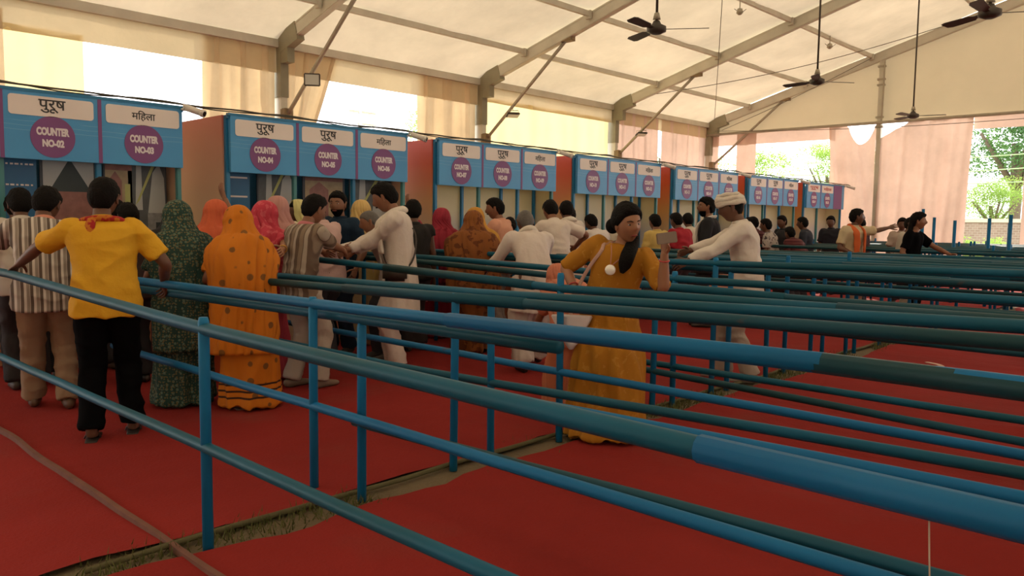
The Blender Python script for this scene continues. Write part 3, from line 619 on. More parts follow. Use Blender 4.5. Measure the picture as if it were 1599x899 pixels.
for Yr, zt, zm, xl, xr, posts, ext, m1, m2, sl, lb in rail_rows:
    t = empty('queue_railing', (-3.3, Yr, 0)); tag(t, lb, 'railing', 'queue railings'); X0 = -3.3
    seg = 20 if Yr < 7 else 6
    def zf(x):
        return zt[0]+(zt[1]-zt[0])*min(1, max(0, (x+6)/2.7)) if x < -3.3 else zt[1]+(zt[2]-zt[1])*min(1, (x+3.3)/2.8)
    nn = 10 if Yr < 7 else 8
    zmf = lambda x: zm if not isinstance(zm, tuple) else zm[0]+(zm[1]-zm[0])*min(1, max(0, (x+4.2)/3.6))
    wob = lambda x, s: .006*noise.noise(Vector((x*.6, Yr*3, s)))
    bm = bmesh.new(); P = [Vector((xl+(xr-xl)*i/seg-X0, wob(xl+(xr-xl)*i/seg, 1), zf(xl+(xr-xl)*i/seg))) for i in range(seg+1)]
    tube(bm, P, .0275, nn); tr = build('top_rail', bm, m1, t, smooth=True)
    if zm:
        xm0, xm1 = (-3.3, 2.6) if Yr == 2.33 else (xl, xr)      # this row's lower pipe is longer than its upper one
        bm = bmesh.new(); P = [Vector((xm0+(xm1-xm0)*i/seg-X0, wob(xm0+(xm1-xm0)*i/seg, 6), zmf(xm0+(xm1-xm0)*i/seg)+wob(i, 8))) for i in range(seg+1)]
        tube(bm, P, .0245, nn); build('lower_rail', bm, m2, t, smooth=True)
    for x, sm in sl:
        bm = bmesh.new(); a = Vector((x-X0, wob(x, 1), zf(x))); b_ = Vector((x+1.6-X0, wob(x+1.6, 1), zf(x+1.6)))
        tube(bm, [a, b_], .0315, nn); build('pipe_sleeve', bm, sm, tr, smooth=True)
    for px in posts:
        if px > xr: continue
        h = zf(px)+(.03 if ext == 0 else ext) if Yr > 2.6 or ext else zf(px)-.02
        if Yr > 6.5 and px < -3.0 and rnd.random() < .3: h += .08
        bm = bmesh.new(); ln = rnd.uniform(-.012, .012)
        tube(bm, [(px-X0, 0, 0), (px-X0+ln, 0, h-.02), (px-X0+ln, 0, h)], [.023, .023, .018], 12 if Yr < 7 else 8)
        build('post', bm, PB if Yr < 7 else RB, t, smooth=True)
# tall loose posts far back
for (x, y, z), nm_ in zip([(-4.97, 17.0, 1.44), (-4.9, 16.8, 1.78), (-4.75, 17.0, 1.62), (-4.28, 16.6, 1.56), (-3.62, 16.2, 1.6), (-3.2, 15.7, 1.52), (-3.1, 15.25, 1.65)], ('leftmost, short', 'second from the left and tallest', 'third from the left', 'at the right hem of the peach curtain', 'in the middle of the window', 'thin one right of the middle', 'rightmost, thick')):
    bm = bmesh.new(); tube(bm, [(0, 0, 0), (0, 0, z)], .03, 8)
    q = build('tall_post', bm, RB, loc=(x, y, 0), smooth=True)
    tag(q, 'tall blue post above the far railings, '+nm_, 'post', 'tall posts over the far railings')

# ------------------------------------------------------------------ fans, lamps, wires
FANM = mat('fan_dark', (.055, .045, .035), .5, .2, 5)
def fan(x, y, z, rot, label):
    zt = roofz(x); t = empty('ceiling_fan', (x, y, z)); tag(t, label, 'ceiling fan', 'ceiling fans')
    bm = bmesh.new(); tube(bm, [(0, 0, .05), (0, 0, zt-z)], .017, 8); build('down_rod', bm, FANM, t, smooth=True)
    bm = bmesh.new(); tube(bm, [(0, 0, .10), (0, 0, .06), (0, 0, .03), (0, 0, -.03), (0, 0, -.06)], [.04, .06, .12, .12, .05], 20); build('motor', bm, FANM, t, smooth=True)
    bm = bmesh.new(); tube(bm, [(0, 0, .2), (0, 0, .12)], [.03, .05], 12); build('canopy_cup', bm, STEEL, t, smooth=True)
    for k in range(3):
        a = rot+k*2*PI/3; u = Vector((math.cos(a), math.sin(a), 0)); v = Vector((-math.sin(a), math.cos(a), 0))
        bm = bmesh.new(); R = []
        for d, wd in ((.1, .025), (.2, .03), (.24, .058), (.58, .07), (.64, .05)):
            p = u*d; tl = v*wd+Vector((0, 0, wd*.22)); R.append([p-tl+Vector((0, 0, .004)), p+tl+Vector((0, 0, .004)), p+tl-Vector((0, 0, .004)), p-tl-Vector((0, 0, .004))])
        rings(bm, R); build('blade', bm, FANM, t)
fan(-5.72, 8.6, 3.85, math.radians(35), 'nearest ceiling fan, hanging at the top centre on a rod')
fan(-5.68, 13.4, 3.85, math.radians(50), 'middle ceiling fan on a long rod, above the dark-suited man')
fan(-5.8, 18.8, 3.85, math.radians(20), 'farthest ceiling fan, over the wide peach curtain of the end wall')
fan(-2.45, 10.4, 3.85, math.radians(30), 'ceiling fan partly cut off at the upper right corner')
fan(-2.45, 15.6, 3.85, math.radians(80), 'ceiling fan outside the upper right corner')
GL = mat('lamp_glass', (.55, .56, .50), .3, .05)
for i, (x, y, z, lb, rz) in enumerate(((-11.8, 7.5, 3.76, 'square floodlight facing the camera on the nearest brace', .9), (-11.85, 12.45, 3.70, 'floodlight seen edge-on under the second brace', .3), (-11.95, 17.4, 3.74, 'floodlight seen edge-on under the third brace', .3))):
    t = empty('floodlight', (x, y, z), rz); tag(t, lb, 'floodlight', 'floodlights on the braces')
    nrm = Vector((.8, -.62, -.12)).normalized() if i == 0 else Vector((.25, -.15, -.95)).normalized()
    R_ = Matrix.Rotation(-rz, 4, 'Z') @ nrm.to_track_quat('Z', 'Y').to_matrix().to_4x4()
    bm = bmesh.new(); box(bm, (0, 0, 0), (.27, .21, .045), bev=.012); bmesh.ops.transform(bm, matrix=R_, verts=bm.verts[:]); h = build('housing', bm, FANM, t)
    bm = bmesh.new(); box(bm, (0, 0, .024), (.225, .165, .008)); bmesh.ops.transform(bm, matrix=R_, verts=bm.verts[:]); build('glass', bm, GL, h)
    bm = bmesh.new(); tube(bm, [(-.13, 0, 0), (-.13, 0, .09), (.13, 0, .09), (.13, 0, 0)], .008, 6); tube(bm, [(0, 0, .09), (0, 0, .2)], .008, 6); build('bracket', bm, STEEL, t)
for x, y, z, lb in ((-7.95, 14.9, 5.65, 'bare lamp fitting hanging under the roof right of the nearest fan'), (-7.95, 19.4, 5.72, 'bare lamp fitting hanging under the roof right of the middle fan')):
    t = empty('hanging_lamp', (x, y, z)); tag(t, lb, 'lamp fitting', 'bare lamp fittings'); bm = bmesh.new()
    tube(bm, [(0, 0, .3), (0, 0, .06)], .01, 6); tube(bm, [(0, 0, .08), (0, 0, .0), (0, 0, -.04)], [.05, .07, .03], 10); build('socket', bm, STEEL, t, smooth=True)
    bm = bmesh.new(); tube(bm, [(-.12, 0, .1), (.02, 0, -.02), (.14, 0, .05)], .006, 5); build('loose_wire', bm, FANM, t)
def wire(P, r, label, sag=0):
    bm = bmesh.new(); a, b_ = Vector(P[0]), Vector(P[1]); tube(bm, [a.lerp(b_, i/16)-Vector((0, 0, sag*math.sin(PI*i/16))) for i in range(17)], r, 5)
    tag(build('roof_wire', bm, mat('grey_wire', (.12, .10, .08), .6)), label, 'wire', 'wires under the roof')
wire([(-12.6, 17.4, 4.7), (-5.5, 22.2, 6.6)], .009, 'thin wire rising from the third column towards the gable', .25)
wire([(-11.6, 20.5, 4.4), (-6.0, 10.8, 6.3)], .008, 'thin wire slanting across the roof above the middle fan', .1)
wire([(-12.6, 22.3, 4.3), (-2.5, 22.2, 4.05)], .008, 'thin wire strung along the end wall crossbar', .12)
wire([(-8.0, 22.25, 5.9), (-12.3, 22.2, 4.3)], .008, 'thin wire slanting down across the gable fabric', .06)
# small loose things on and under the railings
bm = bmesh.new(); tube(bm, [(0, 0, 0), (.006, .004, -.12), (-.004, -.002, -.25), (.004, 0, -.36)], .0016, 5)
tag(build('loose_thread', bm, mat('thread_pale', (.5, .42, .33), .8), loc=(-.40, 1.5, .905), smooth=True), 'pale loose thread hanging from the nearest railing at the lower right', 'thread')
bm = bmesh.new(); pts = [Vector(q) for q in ((0, 0, .02), (.18, -.2, .035), (.24, -.5, .03), (.12, -.78, .035), (.27, -.95, .02))]
pp, vv = smooth_path(pts, [(.03, .006)]*5, 5); tube(bm, pp, vv, 8)
tag(build('cloth_strip', bm, mat('strip_pale', (.62, .42, .36), .8), loc=(-2.45, 8.8, .02), smooth=True), 'crumpled pale cloth strip lying on the red carpet between the right railings', 'cloth strip')
# ------------------------------------------------------------------ people
UP = Vector((0, 0, 1))
def remesh(name, bm, m, parent, vox, smooth_it=3, fold=None):
    me = bpy.data.meshes.new(name); bmesh.ops.recalc_face_normals(bm, faces=bm.faces[:]); bm.to_mesh(me); bm.free()
    o = bpy.data.objects.new(name, me); COL.objects.link(o)
    r = o.modifiers.new('r', 'REMESH'); r.mode = 'VOXEL'; r.voxel_size = vox; r.use_smooth_shade = True
    s = o.modifiers.new('s', 'SMOOTH'); s.factor = .6; s.iterations = smooth_it
    dg = bpy.context.evaluated_depsgraph_get(); me2 = bpy.data.meshes.new_from_object(o.evaluated_get(dg)); o.modifiers.clear()
    o.data = me2; bpy.data.meshes.remove(me); me2.name = name
    if fold:
        nn = [v.normal.copy() for v in me2.vertices]
        for v, n in zip(me2.vertices, nn): v.co += n*fold(v.co, n)
    me2.materials.clear(); me2.materials.append(m)
    for p in me2.polygons: p.use_smooth = True
    if parent: o.parent = parent
    return o
def folds(amp, seed=0, fx=7, fz=1.6):
    def f(c, n):
        a = noise.noise(Vector((c.x*fx+seed, c.y*fx, c.z*fz)))
        b_ = noise.noise(Vector((c.x*fx*2.3, c.y*fx*2.3+seed, c.z*fz*3)))
        return amp*(1-abs(a)*4)*.5 + amp*.5*b_
    return f
def crease(amp, seed=0):
    def f(c, n):
        a = noise.noise(Vector((c.x*6+seed, c.y*6, c.z*9))); return amp*(1.3-abs(a)*4)*.5+amp*.3*noise.noise(Vector((c.x*14, c.y*14, c.z*16+seed)))
    return f
def ik(S_, T, l1, l2, pole):
    d = T-S_; L_ = d.length
    if L_ > (l1+l2)*.995: T = S_+d*((l1+l2)*.995/L_); d = T-S_; L_ = d.length
    L_ = max(L_, abs(l1-l2)+.02)
    a = (l1*l1-l2*l2+L_*L_)/(2*L_); h = math.sqrt(max(0, l1*l1-a*a)); u = d.normalized()
    p = pole-u*pole.dot(u); p = p.normalized() if p.length > 1e-4 else frame(u)[0]
    return S_+u*a+p*h, T
def head_pt(az, el, infl=0):
    """head surface, face towards +Y; az measured from +Y towards +X, radians"""
    ce, se = math.cos(el), math.sin(el); x = ce*math.sin(az); y = ce*math.cos(az); z = se
    a, b_, c = .076, .094, (.108 if se > 0 else .118)
    if se > 0: ce = max(0, ce)**.82; x = ce*math.sin(az); y = ce*math.cos(az)
    front = max(0, math.cos(az))*ce
    px, py, pz = x*a, y*b_, z*c
    if z < 0: px *= 1-.30*abs(z)**1.4; py *= 1-(.18 if y < 0 else .02)*abs(z)
    if y < 0: py *= 1.04
    g = lambda u, s: math.exp(-(u/s)**2)
    if y > 0:
        py += .024*g(px, .011)*g(pz+.014, .020)*front      # nose
        py += .006*g(px, .008)*g(pz-.008, .02)*front
        py -= .010*(g(px-.031, .015)+g(px+.031, .015))*g(pz-.012, .013)  # eye sockets
        py += .005*g(abs(px)-.028, .022)*g(pz-.036, .010)   # brow
        py += .006*g(px, .022)*g(pz+.052, .008)+.005*g(px, .02)*g(pz+.066, .007)-.004*g(px, .02)*g(pz+.059, .003)
        py += .008*g(px, .022)*g(pz+.098, .016)             # chin
        py += .003*g(abs(px)-.044, .018)*g(pz+.022, .02)    # cheeks
    v = Vector((px, py, pz))
    return v*(1+infl/.09) if infl else v
def make_hand(bm, wrist, d, nrm, s, side, curl=25, spread=1, small=False):
    """palm with four fingers and a thumb; d = direction, nrm = palm normal (fingers curl towards it)"""
    d = d.normalized(); nrm = (nrm-d*nrm.dot(d)).normalized(); lat = d.cross(nrm)*side      # lat points to the thumb side
    k = s; nseg = 6 if small else 8
    tube(bm, [wrist-d*.02*k, wrist+d*.015*k, wrist+d*.045*k, wrist+d*.085*k], [(.026*k, .019*k), (.029*k, .016*k), (.039*k, .014*k), (.038*k, .012*k)], 12, ax=lat, round_ends=True)
    for off, L_ in ((.029, .066), (.010, .076), (-.010, .071), (-.029, .056)):
        p = wrist+d*.078*k+lat*off*k; dd = (d+lat*off*2.2*spread).normalized(); pts = [p-dd*.015*k, p]; c = curl*.6
        for f in (.46, .30, .24):
            ax = dd.cross(nrm).normalized(); dd = (Matrix.Rotation(math.radians(c), 3, ax) @ dd).normalized(); p = p+dd*L_*f*k; pts.append(p); c = curl
        tube(bm, pts, [.0095*k, .0092*k, .0086*k, .0078*k, .0062*k], nseg, round_ends=True)
    p = wrist+d*.02*k+lat*.026*k; dd = (d*.62+lat*.7+nrm*.35).normalized(); pts = [p-dd*.01*k, p]
    for f in (.04, .028, .022):
        p = p+dd*f*k; pts.append(p); dd = (dd+d*.45+nrm*.18*curl/25).normalized()
    tube(bm, pts, [.013*k, .0125*k, .0108*k, .0095*k, .0072*k], nseg, round_ends=True)
SKINS = [mat('skin_brown', (.24, .105, .058), .5, .1, 9), mat('skin_dark', (.13, .058, .034), .5, .1, 9), mat('skin_tan', (.33, .155, .085), .5, .1, 9)]
HAIRM = mat('hair_black', (.006, .005, .005), .75, .4, 30, stretch=(1, 1, .2), spec=.12, bump=.6, bscale=70); HAIRG = mat('hair_grey', (.10, .09, .085), .6, .4, 40)
LIM = [(0, 36), (.85, 34), (1.2, 22), (1.42, 2), (1.6, 6), (1.85, -14), (2.1, -38), (3.2, -42)]
def person(label, x, y, H=1.66, face=90, lean=5, side=0, head=(0, 0, 0), arms=((.26, .06, .80), (-.26, .06, .80)), pole=None, stance=((.09, .03), (-.09, -.02)), skin=0, hair='short', hairm=None,
           top=('shirt', (.6, .6, .6), 'half', .10), bottom=('trousers', (.05, .05, .06)), hand_n=None, curl=(25, 25), vox=.016, wide=1.0, hero=False, feet='shoes', shoe=(.05, .035, .03), hide_legs=False, group=None, belly=0, extra=None, scale_head=1.0, z0=0):
    s = H/1.70; t = empty('person', (x, y, z0), math.radians(face)); tag(t, label, 'person', group or 'people at the registration counters')
    sk = SKINS[skin]; seed = x*3.1+y*7.7; th = math.radians(lean); sd_ = math.radians(side)
    # spine
    pel = Vector((0, -.22*math.sin(th), .93-.05*math.sin(abs(th))))*s
    def spine(u):
        n = 12; p = pel.copy(); uu = 0
        if u < 0: return pel+Vector((0, 0, u*.5*s))
        for i in range(n):
            q = (i+.5)/n*u; a = th*min(1, .25+q*1.2)
            p += Vector((math.sin(sd_)*min(1, .3+q), math.sin(a), math.cos(a)*math.cos(sd_)))*(u*.49*s/n)
        return p
    def sdir(u):
        d = spine(u+.02)-spine(max(0, u-.02)) if u > 0 else UP
        return d.normalized()
    nb = spine(1.0); nd = sdir(.98)
    yaw, pit, rol = [math.radians(v) for v in head]
    HR = Matrix.Rotation(-yaw, 3, 'Z') @ Matrix.Rotation(-pit, 3, 'X') @ Matrix.Rotation(rol, 3, 'Y')
    hs = s*1.06*scale_head
    nt_ = nb+(nd*.045+Vector((0, .018, .012)))*s
    hc = nt_+(HR @ Vector((0, .022, .088)))*hs
    latx = Vector((math.cos(sd_), 0, -math.sin(sd_)))
    def torso(bm, infl=0, lo=-.16, n=18, flare=0, neck=True, sx=1.0, up_to=1.0, hem=None, b=belly):
        prof = [(-.16, .145, .105), (0, .168, .12), (.22, .152, .112), (.45, .148, .108), (.68, .166, .118), (.84, .182, .11), (.94, .155, .085), (1.0, .085, .066)]
        P, V = [], []
        if hem is not None:
            k = 6
            for i in range(k):
                f = i/k; zz = pel.z-(hem)*(1-f)*s
                P.append(Vector((0, pel.y*(zz/pel.z)**.6 if zz > 0 else 0, zz))); V.append(((.172+infl+flare*(1-f))*s*wide, (.128+infl+flare*(1-f))*s))
        for u, rx, ry in prof:
            if hem is not None and u < .05: 
                if u < 0: continue
            if u < lo or u > up_to: continue
            bl = b*math.exp(-((u-.28)/.25)**2)
            P.append(spine(u)+Vector((0, bl*.6, 0))*s); V.append(((rx*wide*sx+infl)*s, (ry+infl+bl)*s))
        P, V = smooth_path(P, V, 3)
        tube(bm, P, V, n, ax=latx, round_ends=False)
    Sh = {}; El = {}; Wr = {}
    for i, sg in enumerate((1, -1)):
        S0 = spine(.88)+latx*sg*.165*s*wide; A = arms[i]
        if len(A) == 4: # world-space target
            T = Matrix.Rotation(-math.radians(face), 3, 'Z') @ (Vector(A[1:])-Vector((x, y, z0)))
        else: T = Vector(A)*s
        pl = Vector((sg*.5, -.6, -.7)) if not pole or pole[i] is None else Vector(pole[i])
        E_, T = ik(S0, T, .285*s, .25*s, pl); Sh[sg], El[sg], Wr[sg] = S0, E_, T
    def arm(bm, sg, infl=0, frac=1.0, r0=.056, cuff=None):
        """frac .5 = to the elbow, 1 = to the wrist"""
        P = [Sh[sg]-latx*sg*.05*s+Vector((0, 0, .005)), Sh[sg], Sh[sg].lerp(El[sg], .5), El[sg]]; V = [.05*s+infl*s, (r0+infl)*s, (.047+infl)*s, (.040+infl)*s]
        if frac > .5:
            g = (frac-.5)*2; P += [El[sg].lerp(Wr[sg], .35*g), El[sg].lerp(Wr[sg], g)]; V += [(.040+infl)*s, (.027+(.013*(1-g))+(infl if cuff is None else cuff))*s]
        elif frac < .5:
            g = frac*2; P = P[:2]+[Sh[sg].lerp(El[sg], g*.55), Sh[sg].lerp(El[sg], g)]; V = V[:2]+[(.052+infl)*s, (.050+infl*1.3)*s]
        P, V = smooth_path(P, V, 4); tube(bm, P, V, 14, round_ends=(infl == 0))
    Kn = {}; An = {}; Hp = {}
    for i, sg in enumerate((1, -1)):
        a = Vector((stance[i][0]*s, stance[i][1]*s, .085*s)); h = pel+latx*sg*.088*s+Vector((0, 0, -.02*s)); k, a = ik(h, a, .43*s, .42*s, Vector((0, 1, 0)))
        Hp[sg], Kn[sg], An[sg] = h, k, a
    def leg(bm, sg, infl=0, r=(.088, .078, .056, .052, .036), end=1.0):
        P = [Hp[sg]+UP*.04*s, Hp[sg].lerp(Kn[sg], .3), Kn[sg], Kn[sg].lerp(An[sg], .3), Kn[sg].lerp(An[sg], end)]; V = [(q+infl)*s for q in r]
        P, V = smooth_path(P, V, 4); tube(bm, P, V, 14)
    kind_b = bottom[0]; kind_t = top[0]
    # ---- body: one surface, head and hands grown on
    bm = bmesh.new(); torso(bm)
    tube(bm, *smooth_path([spine(.93), nb, nt_, hc-(HR @ Vector((0, .01, .03)))*hs], [(.07*s, .07*s), (.058*s, .058*s), (.053*s, .055*s), (.05*s, .05*s)], 3), 14, round_ends=True)
    for sg in (1, -1): arm(bm, sg)
    if not hide_legs:
        for sg in (1, -1): leg(bm, sg); tube(bm, [An[sg]+UP*.02*s, An[sg]+Vector((0, .0, -.035*s)), An[sg]+Vector((0, .08*s, -.055*s)), An[sg]+Vector((0, .15*s, -.065*s))], [(.036*s, .04*s), (.036*s, .036*s), (.042*s, .028*s), (.036*s, .016*s)], 12, ax=Vector((1, 0, 0)), round_ends=True)
    body = remesh('body', bm, sk, t, vox)
    bm = bmesh.new(); bm.from_mesh(body.data)
    nu, nv = (40, 28) if hero else (26, 18)
    V = []
    for j in range(nv+1):
        el = -PI/2+PI*j/nv; V.append([bm.verts.new(hc+(HR @ head_pt(2*PI*i/nu, el))*hs) for i in range(nu)])
    for j in range(nv):
        for i in range(nu):
            a_, b_, c_, d_ = V[j][i], V[j][(i+1) % nu], V[j+1][(i+1) % nu], V[j+1][i]
            if j == 0: bm.faces.new((b_, c_, d_)) if 0 else bm.faces.new((a_, b_, c_, d_))
            else: bm.faces.new((a_, b_, c_, d_))
    for sg in (1, -1):   # ears
        e0 = hc+(HR @ Vector((sg*.074, -.004, -.004)))*hs
        tube(bm, [e0+(HR @ Vector((sg*.004, .006, -.026)))*hs, e0, e0+(HR @ Vector((sg*.01, -.006, .024)))*hs], [(.006*hs, .010*hs), (.010*hs, .017*hs), (.007*hs, .014*hs)], 8, ax=HR @ Vector((1, 0, 0)), round_ends=True)
    for i, sg in enumerate((1, -1)):
        d = (Wr[sg]-El[sg]).normalized(); n_ = Vector(hand_n[i]) if hand_n and hand_n[i] else Vector((-sg*.9, 0, -.45))
        if abs(n_.normalized().dot(d)) > .95: n_ = Vector((-sg, .2, 0))
        # thumb side: forward/up for hanging arms
        nn = (n_-d*n_.dot(d)).normalized(); lat = d.cross(nn); sdn = 1 if (lat.dot(Vector((0, 1, .35))+Vector((-sg*.6, 0, 0)))) > 0 else -1
        make_hand(bm, Wr[sg], d, n_, s, sdn, curl[i], small=not hero)
    bm.to_mesh(body.data); bm.free()
    for p in body.data.polygons: p.use_smooth = True
    hd = Matrix.Translation(hc) @ HR.to_4x4() @ Matrix.Diagonal((hs, hs, hs, 1))
    def onhead(bm): bmesh.ops.transform(bm, matrix=hd, verts=bm.verts[:])
    # ---- face parts
    if hero or (hair in ('beard',)):
        for sg in (1, -1):
            bm = bmesh.new(); bmesh.ops.create_uvsphere(bm, u_segments=12, v_segments=8, radius=.0115, matrix=Matrix.Translation((sg*.031, .0712, .008)) @ Matrix.Diagonal((1.15, 1, .62, 1))); onhead(bm)
            ey = build('eye', bm, mat('eye_white', (.34, .29, .26), .3, .02), body, smooth=True)
            bm = bmesh.new(); bmesh.ops.create_uvsphere(bm, u_segments=10, v_segments=6, radius=.0062, matrix=Matrix.Translation((sg*.031, .0778, .0085)) @ Matrix.Diagonal((1, 1, .9, 1))); onhead(bm)
            build('iris', bm, mat('eye_dark', (.01, .006, .005), .2, .02), ey, smooth=True) if False else build('iris', bm, mat('eye_dark', (.01, .006, .005), .2, .02), body, smooth=True)
            bm = bmesh.new(); tube(bm, [(sg*.014, .0895, .028), (sg*.03, .087, .034), (sg*.050, .074, .028)], [.0028, .0034, .002], 6); onhead(bm); build('eyebrow', bm, HAIRM, body, smooth=True)
        bm = bmesh.new(); tube(bm, [(-.024, .082, -.0595), (-.012, .0895, -.0575), (0, .0905, -.059), (.012, .0895, -.0575), (.024, .082, -.0595)], [(.002, .002), (.004, .005), (.004, .006), (.004, .005), (.002, .002)], 8); onhead(bm); build('lips', bm, mat('lip_red', (.26, .05, .04), .4), body, smooth=True)
    # ---- hair
    def hair_cap(m, infl, lim, name='hair', back=-.5):
        """lim(az) -> lowest elevation of hair"""
        bm = bmesh.new(); nu_, nv_ = 40, 16; V = []
        for j in range(nv_+1):
            row = []
            for i in range(nu_):
                az = 2*PI*i/nu_; lo = lim(az); el = lo+(PI/2-lo)*j/nv_
                th_ = infl*min(1, j/2.5+.15); p = head_pt(az, el); 
                jit = 1+.35*noise.noise(Vector((az*3, el*5, seed)))+.2*noise.noise(Vector((az*9, el*12, seed)))
                row.append(bm.verts.new(p*(1+th_*jit/.085)))
            V.append(row)
        for j in range(nv_):
            for i in range(nu_): bm.faces.new((V[j][i], V[j][(i+1) % nu_], V[j+1][(i+1) % nu_], V[j+1][i]))
        bm.faces.new(list(reversed(V[0])))
        bmesh.ops.remove_doubles(bm, verts=bm.verts[:], dist=.0003); onhead(bm); return build(name, bm, m, t, smooth=True)
    hm = hairm or HAIRM
    def lim_short(az):
        a = abs((az+PI) % (2*PI)-PI)
        for (a0, e0), (a1, e1) in zip(LIM, LIM[1:]):
            if a <= a1: return math.radians(e0+(e1-e0)*(a-a0)/(a1-a0))
        return math.radians(-40)
    if hair in ('short', 'beard', 'bun', 'long'): hair_cap(hm, (.010 if extra and 'veil' in extra and extra['veil'][1] > .1 else .017) if hair != 'long' else .024, lim_short)
    if hair == 'bald': hair_cap(hm, .006, lambda az: lim_short(az))
    if hair == 'beard':
        bm = bmesh.new(); V = []
        for j in range(9):
            el = math.radians(-68+j*5.6); V.append([bm.verts.new(head_pt((i/20-.5)*2.7, el)*(1+.10*math.sin(PI*min(1, (8-j)/3+.2)/1.6))) for i in range(21)])
        for j in range(8):
            for i in range(20): bm.faces.new((V[j][i], V[j][i+1], V[j+1][i+1], V[j+1][i]))
        r_ = bmesh.ops.solidify(bm, geom=bm.faces[:], thickness=.006); onhead(bm); build('beard', bm, HAIRM, t, smooth=True)
    if hair == 'moustache' or (extra and 'moustache' in extra):
        bm = bmesh.new(); tube(bm, [(-.028, .082, -.05), (0, .098, -.042), (.028, .082, -.05)], [.003, .006, .003], 6); onhead(bm); build('moustache', bm, hm, t, smooth=True)
        if hair == 'moustache': hair_cap(hm, .017, lim_short)
    if hair == 'bun' and not (extra and 'veil' in extra):
        bm = bmesh.new(); bmesh.ops.create_uvsphere(bm, u_segments=16, v_segments=10, radius=.045, matrix=Matrix.Translation((0, -.115, -.03)) @ Matrix.Diagonal((1, .8, .9, 1))); onhead(bm); build('hair_bun', bm, hm, t, smooth=True)
    if hair == 'long':
        bm = bmesh.new(); tube(bm, *smooth_path([(0, -.05, .02), (0, -.085, -.06), (.0, -.09, -.14), (0, -.085, -.24), (0, -.08, -.34)], [(.07, .05), (.075, .045), (.075, .04), (.06, .035), (.02, .015)], 4), 16, ax=Vector((1, 0, 0))); onhead(bm); build('long_hair', bm, hm, t, smooth=True)
    if hair == 'turban':
        tm = mat('turban_white', (.70, .64, .56), .85, .06, 10, bump=.3)
        bm = bmesh.new()
        for q in range(7):
            tl = math.radians(-16+q*5); zz = .028+.012*q; rr = .094-.0042*max(0, q-3)**1.5; P = []
            for i in range(29):
                a = 2*PI*i/28; P.append(Vector((math.cos(a)*rr*.93, math.sin(a)*rr*1.12-.006, zz+math.sin(a+.6*(q % 3-1))*.018+.004*math.sin(a*5+q))))
            tube(bm, P, (.019 if q < 5 else .017), 8)
        bmesh.ops.create_uvsphere(bm, u_segments=16, v_segments=10, radius=.075, matrix=Matrix.Translation((0, -.006, .055)) @ Matrix.Diagonal((1, 1.15, .82, 1)))
        onhead(bm); build('turban', bm, tm, t, smooth=True); hair_cap(hm, .004, lim_short)
    # ---- clothes
    tc_ = top[1] if not isinstance(top[1], tuple) else mat('cloth_%02x%02x%02x' % tuple(int(255*min(1, v)) for v in top[1][:3]), top[1], .8, .12, 5, bump=.15, spec=.2)
    if kind_t in ('shirt', 'kurta', 'coat', 'dress'):
        bm = bmesh.new(); hem = top[3]; fl = .0 if kind_t == 'shirt' else .035
        torso(bm, .017 if kind_t != 'coat' else .026, hem=hem, flare=fl, n=28)
        fr = {'half': .40, 'full': .96, 'elbow': .5, 'none': .12, '3q': .78}[top[2]]
        for sg in (1, -1): arm(bm, sg, .017 if kind_t != 'coat' else .02, fr, cuff=.013)
        sh = remesh('shirt' if kind_t == 'shirt' else kind_t, bm, tc_, t, vox*.85, 3, crease(.013, seed) if kind_t == 'shirt' else folds(.016, seed))
        # collar
        if kind_t in ('shirt', 'coat'):
            bm = bmesh.new(); c0 = nb-nd*.005*s; x_, y_ = latx, nd.cross(latx); R = []
            for dz, rr in ((-.012, .078), (.012, .070), (.034, .064), (.030, .070), (-.004, .086)):
                R.append([c0+nd*dz*s+x_*math.cos(2*PI*k/20)*rr*s+y_*math.sin(2*PI*k/20)*(rr-.003)*s for k in range(20)])
            rings(bm, R+[R[0]], close=False); build('collar', bm, tc_ if len(top) < 5 else top[4], sh, smooth=True)
    bc = bottom[1] if not isinstance(bottom[1], tuple) else mat('cloth_%02x%02x%02x' % tuple(int(255*min(1, v)) for v in bottom[1][:3]), bottom[1], .8, .12, 5, bump=.15, spec=.2)
    if kind_b == 'trousers' and not hide_legs:
        bm = bmesh.new(); tube(bm, [spine(-.14), spine(0), spine(.12)], [(.15*s*wide, .11*s), (.175*s*wide, .128*s), (.16*s*wide, .12*s)], 20, ax=latx)
        for sg in (1, -1): leg(bm, sg, .012, (.092, .088, .070, .066, .066), end=1.03)
        remesh('trousers', bm, bc, t, vox*.9, 3, crease(.012, seed+3))
    if kind_b == 'dhoti' and not hide_legs:
        bm = bmesh.new(); tube(bm, [spine(-.14), spine(0), spine(.12)], [(.16*s, .12*s), (.185*s, .14*s), (.165*s, .125*s)], 20, ax=latx)
        for sg in (1, -1): leg(bm, sg, .03, (.10, .095, .085, .085, .080), end=.98)
        remesh('dhoti', bm, bc, t, vox*.9, 2, folds(.03, seed, 9, 2))
    if kind_b in ('skirt', 'saree') and not hide_legs:
        bm = bmesh.new(); rx, ry = bottom[2] if len(bottom) > 2 else (.25, .22); cx = (stance[0][0]+stance[1][0])/2*s; cy = (stance[0][1]+stance[1][1])/2*s
        P = [Vector((cx, cy+.03*s, .035)), Vector((cx, cy+.02, .22*s)), Vector((cx*.7, cy*.6+pel.y*.3, .55*s)), spine(-.18), spine(.02), spine(.16)]
        V = [(rx*s, ry*s), (rx*.93*s, ry*.93*s), (rx*.86*s, ry*.84*s), (.20*s, .16*s), (.185*s, .145*s), (.16*s, .12*s)]
        P, V = smooth_path(P, V, 3); tube(bm, P, V, 36, ax=Vector((1, 0, 0)))
        remesh('skirt' if kind_b == 'skirt' else 'saree_skirt', bm, bc, t, vox, 2, folds(.042, seed, 8, .9))
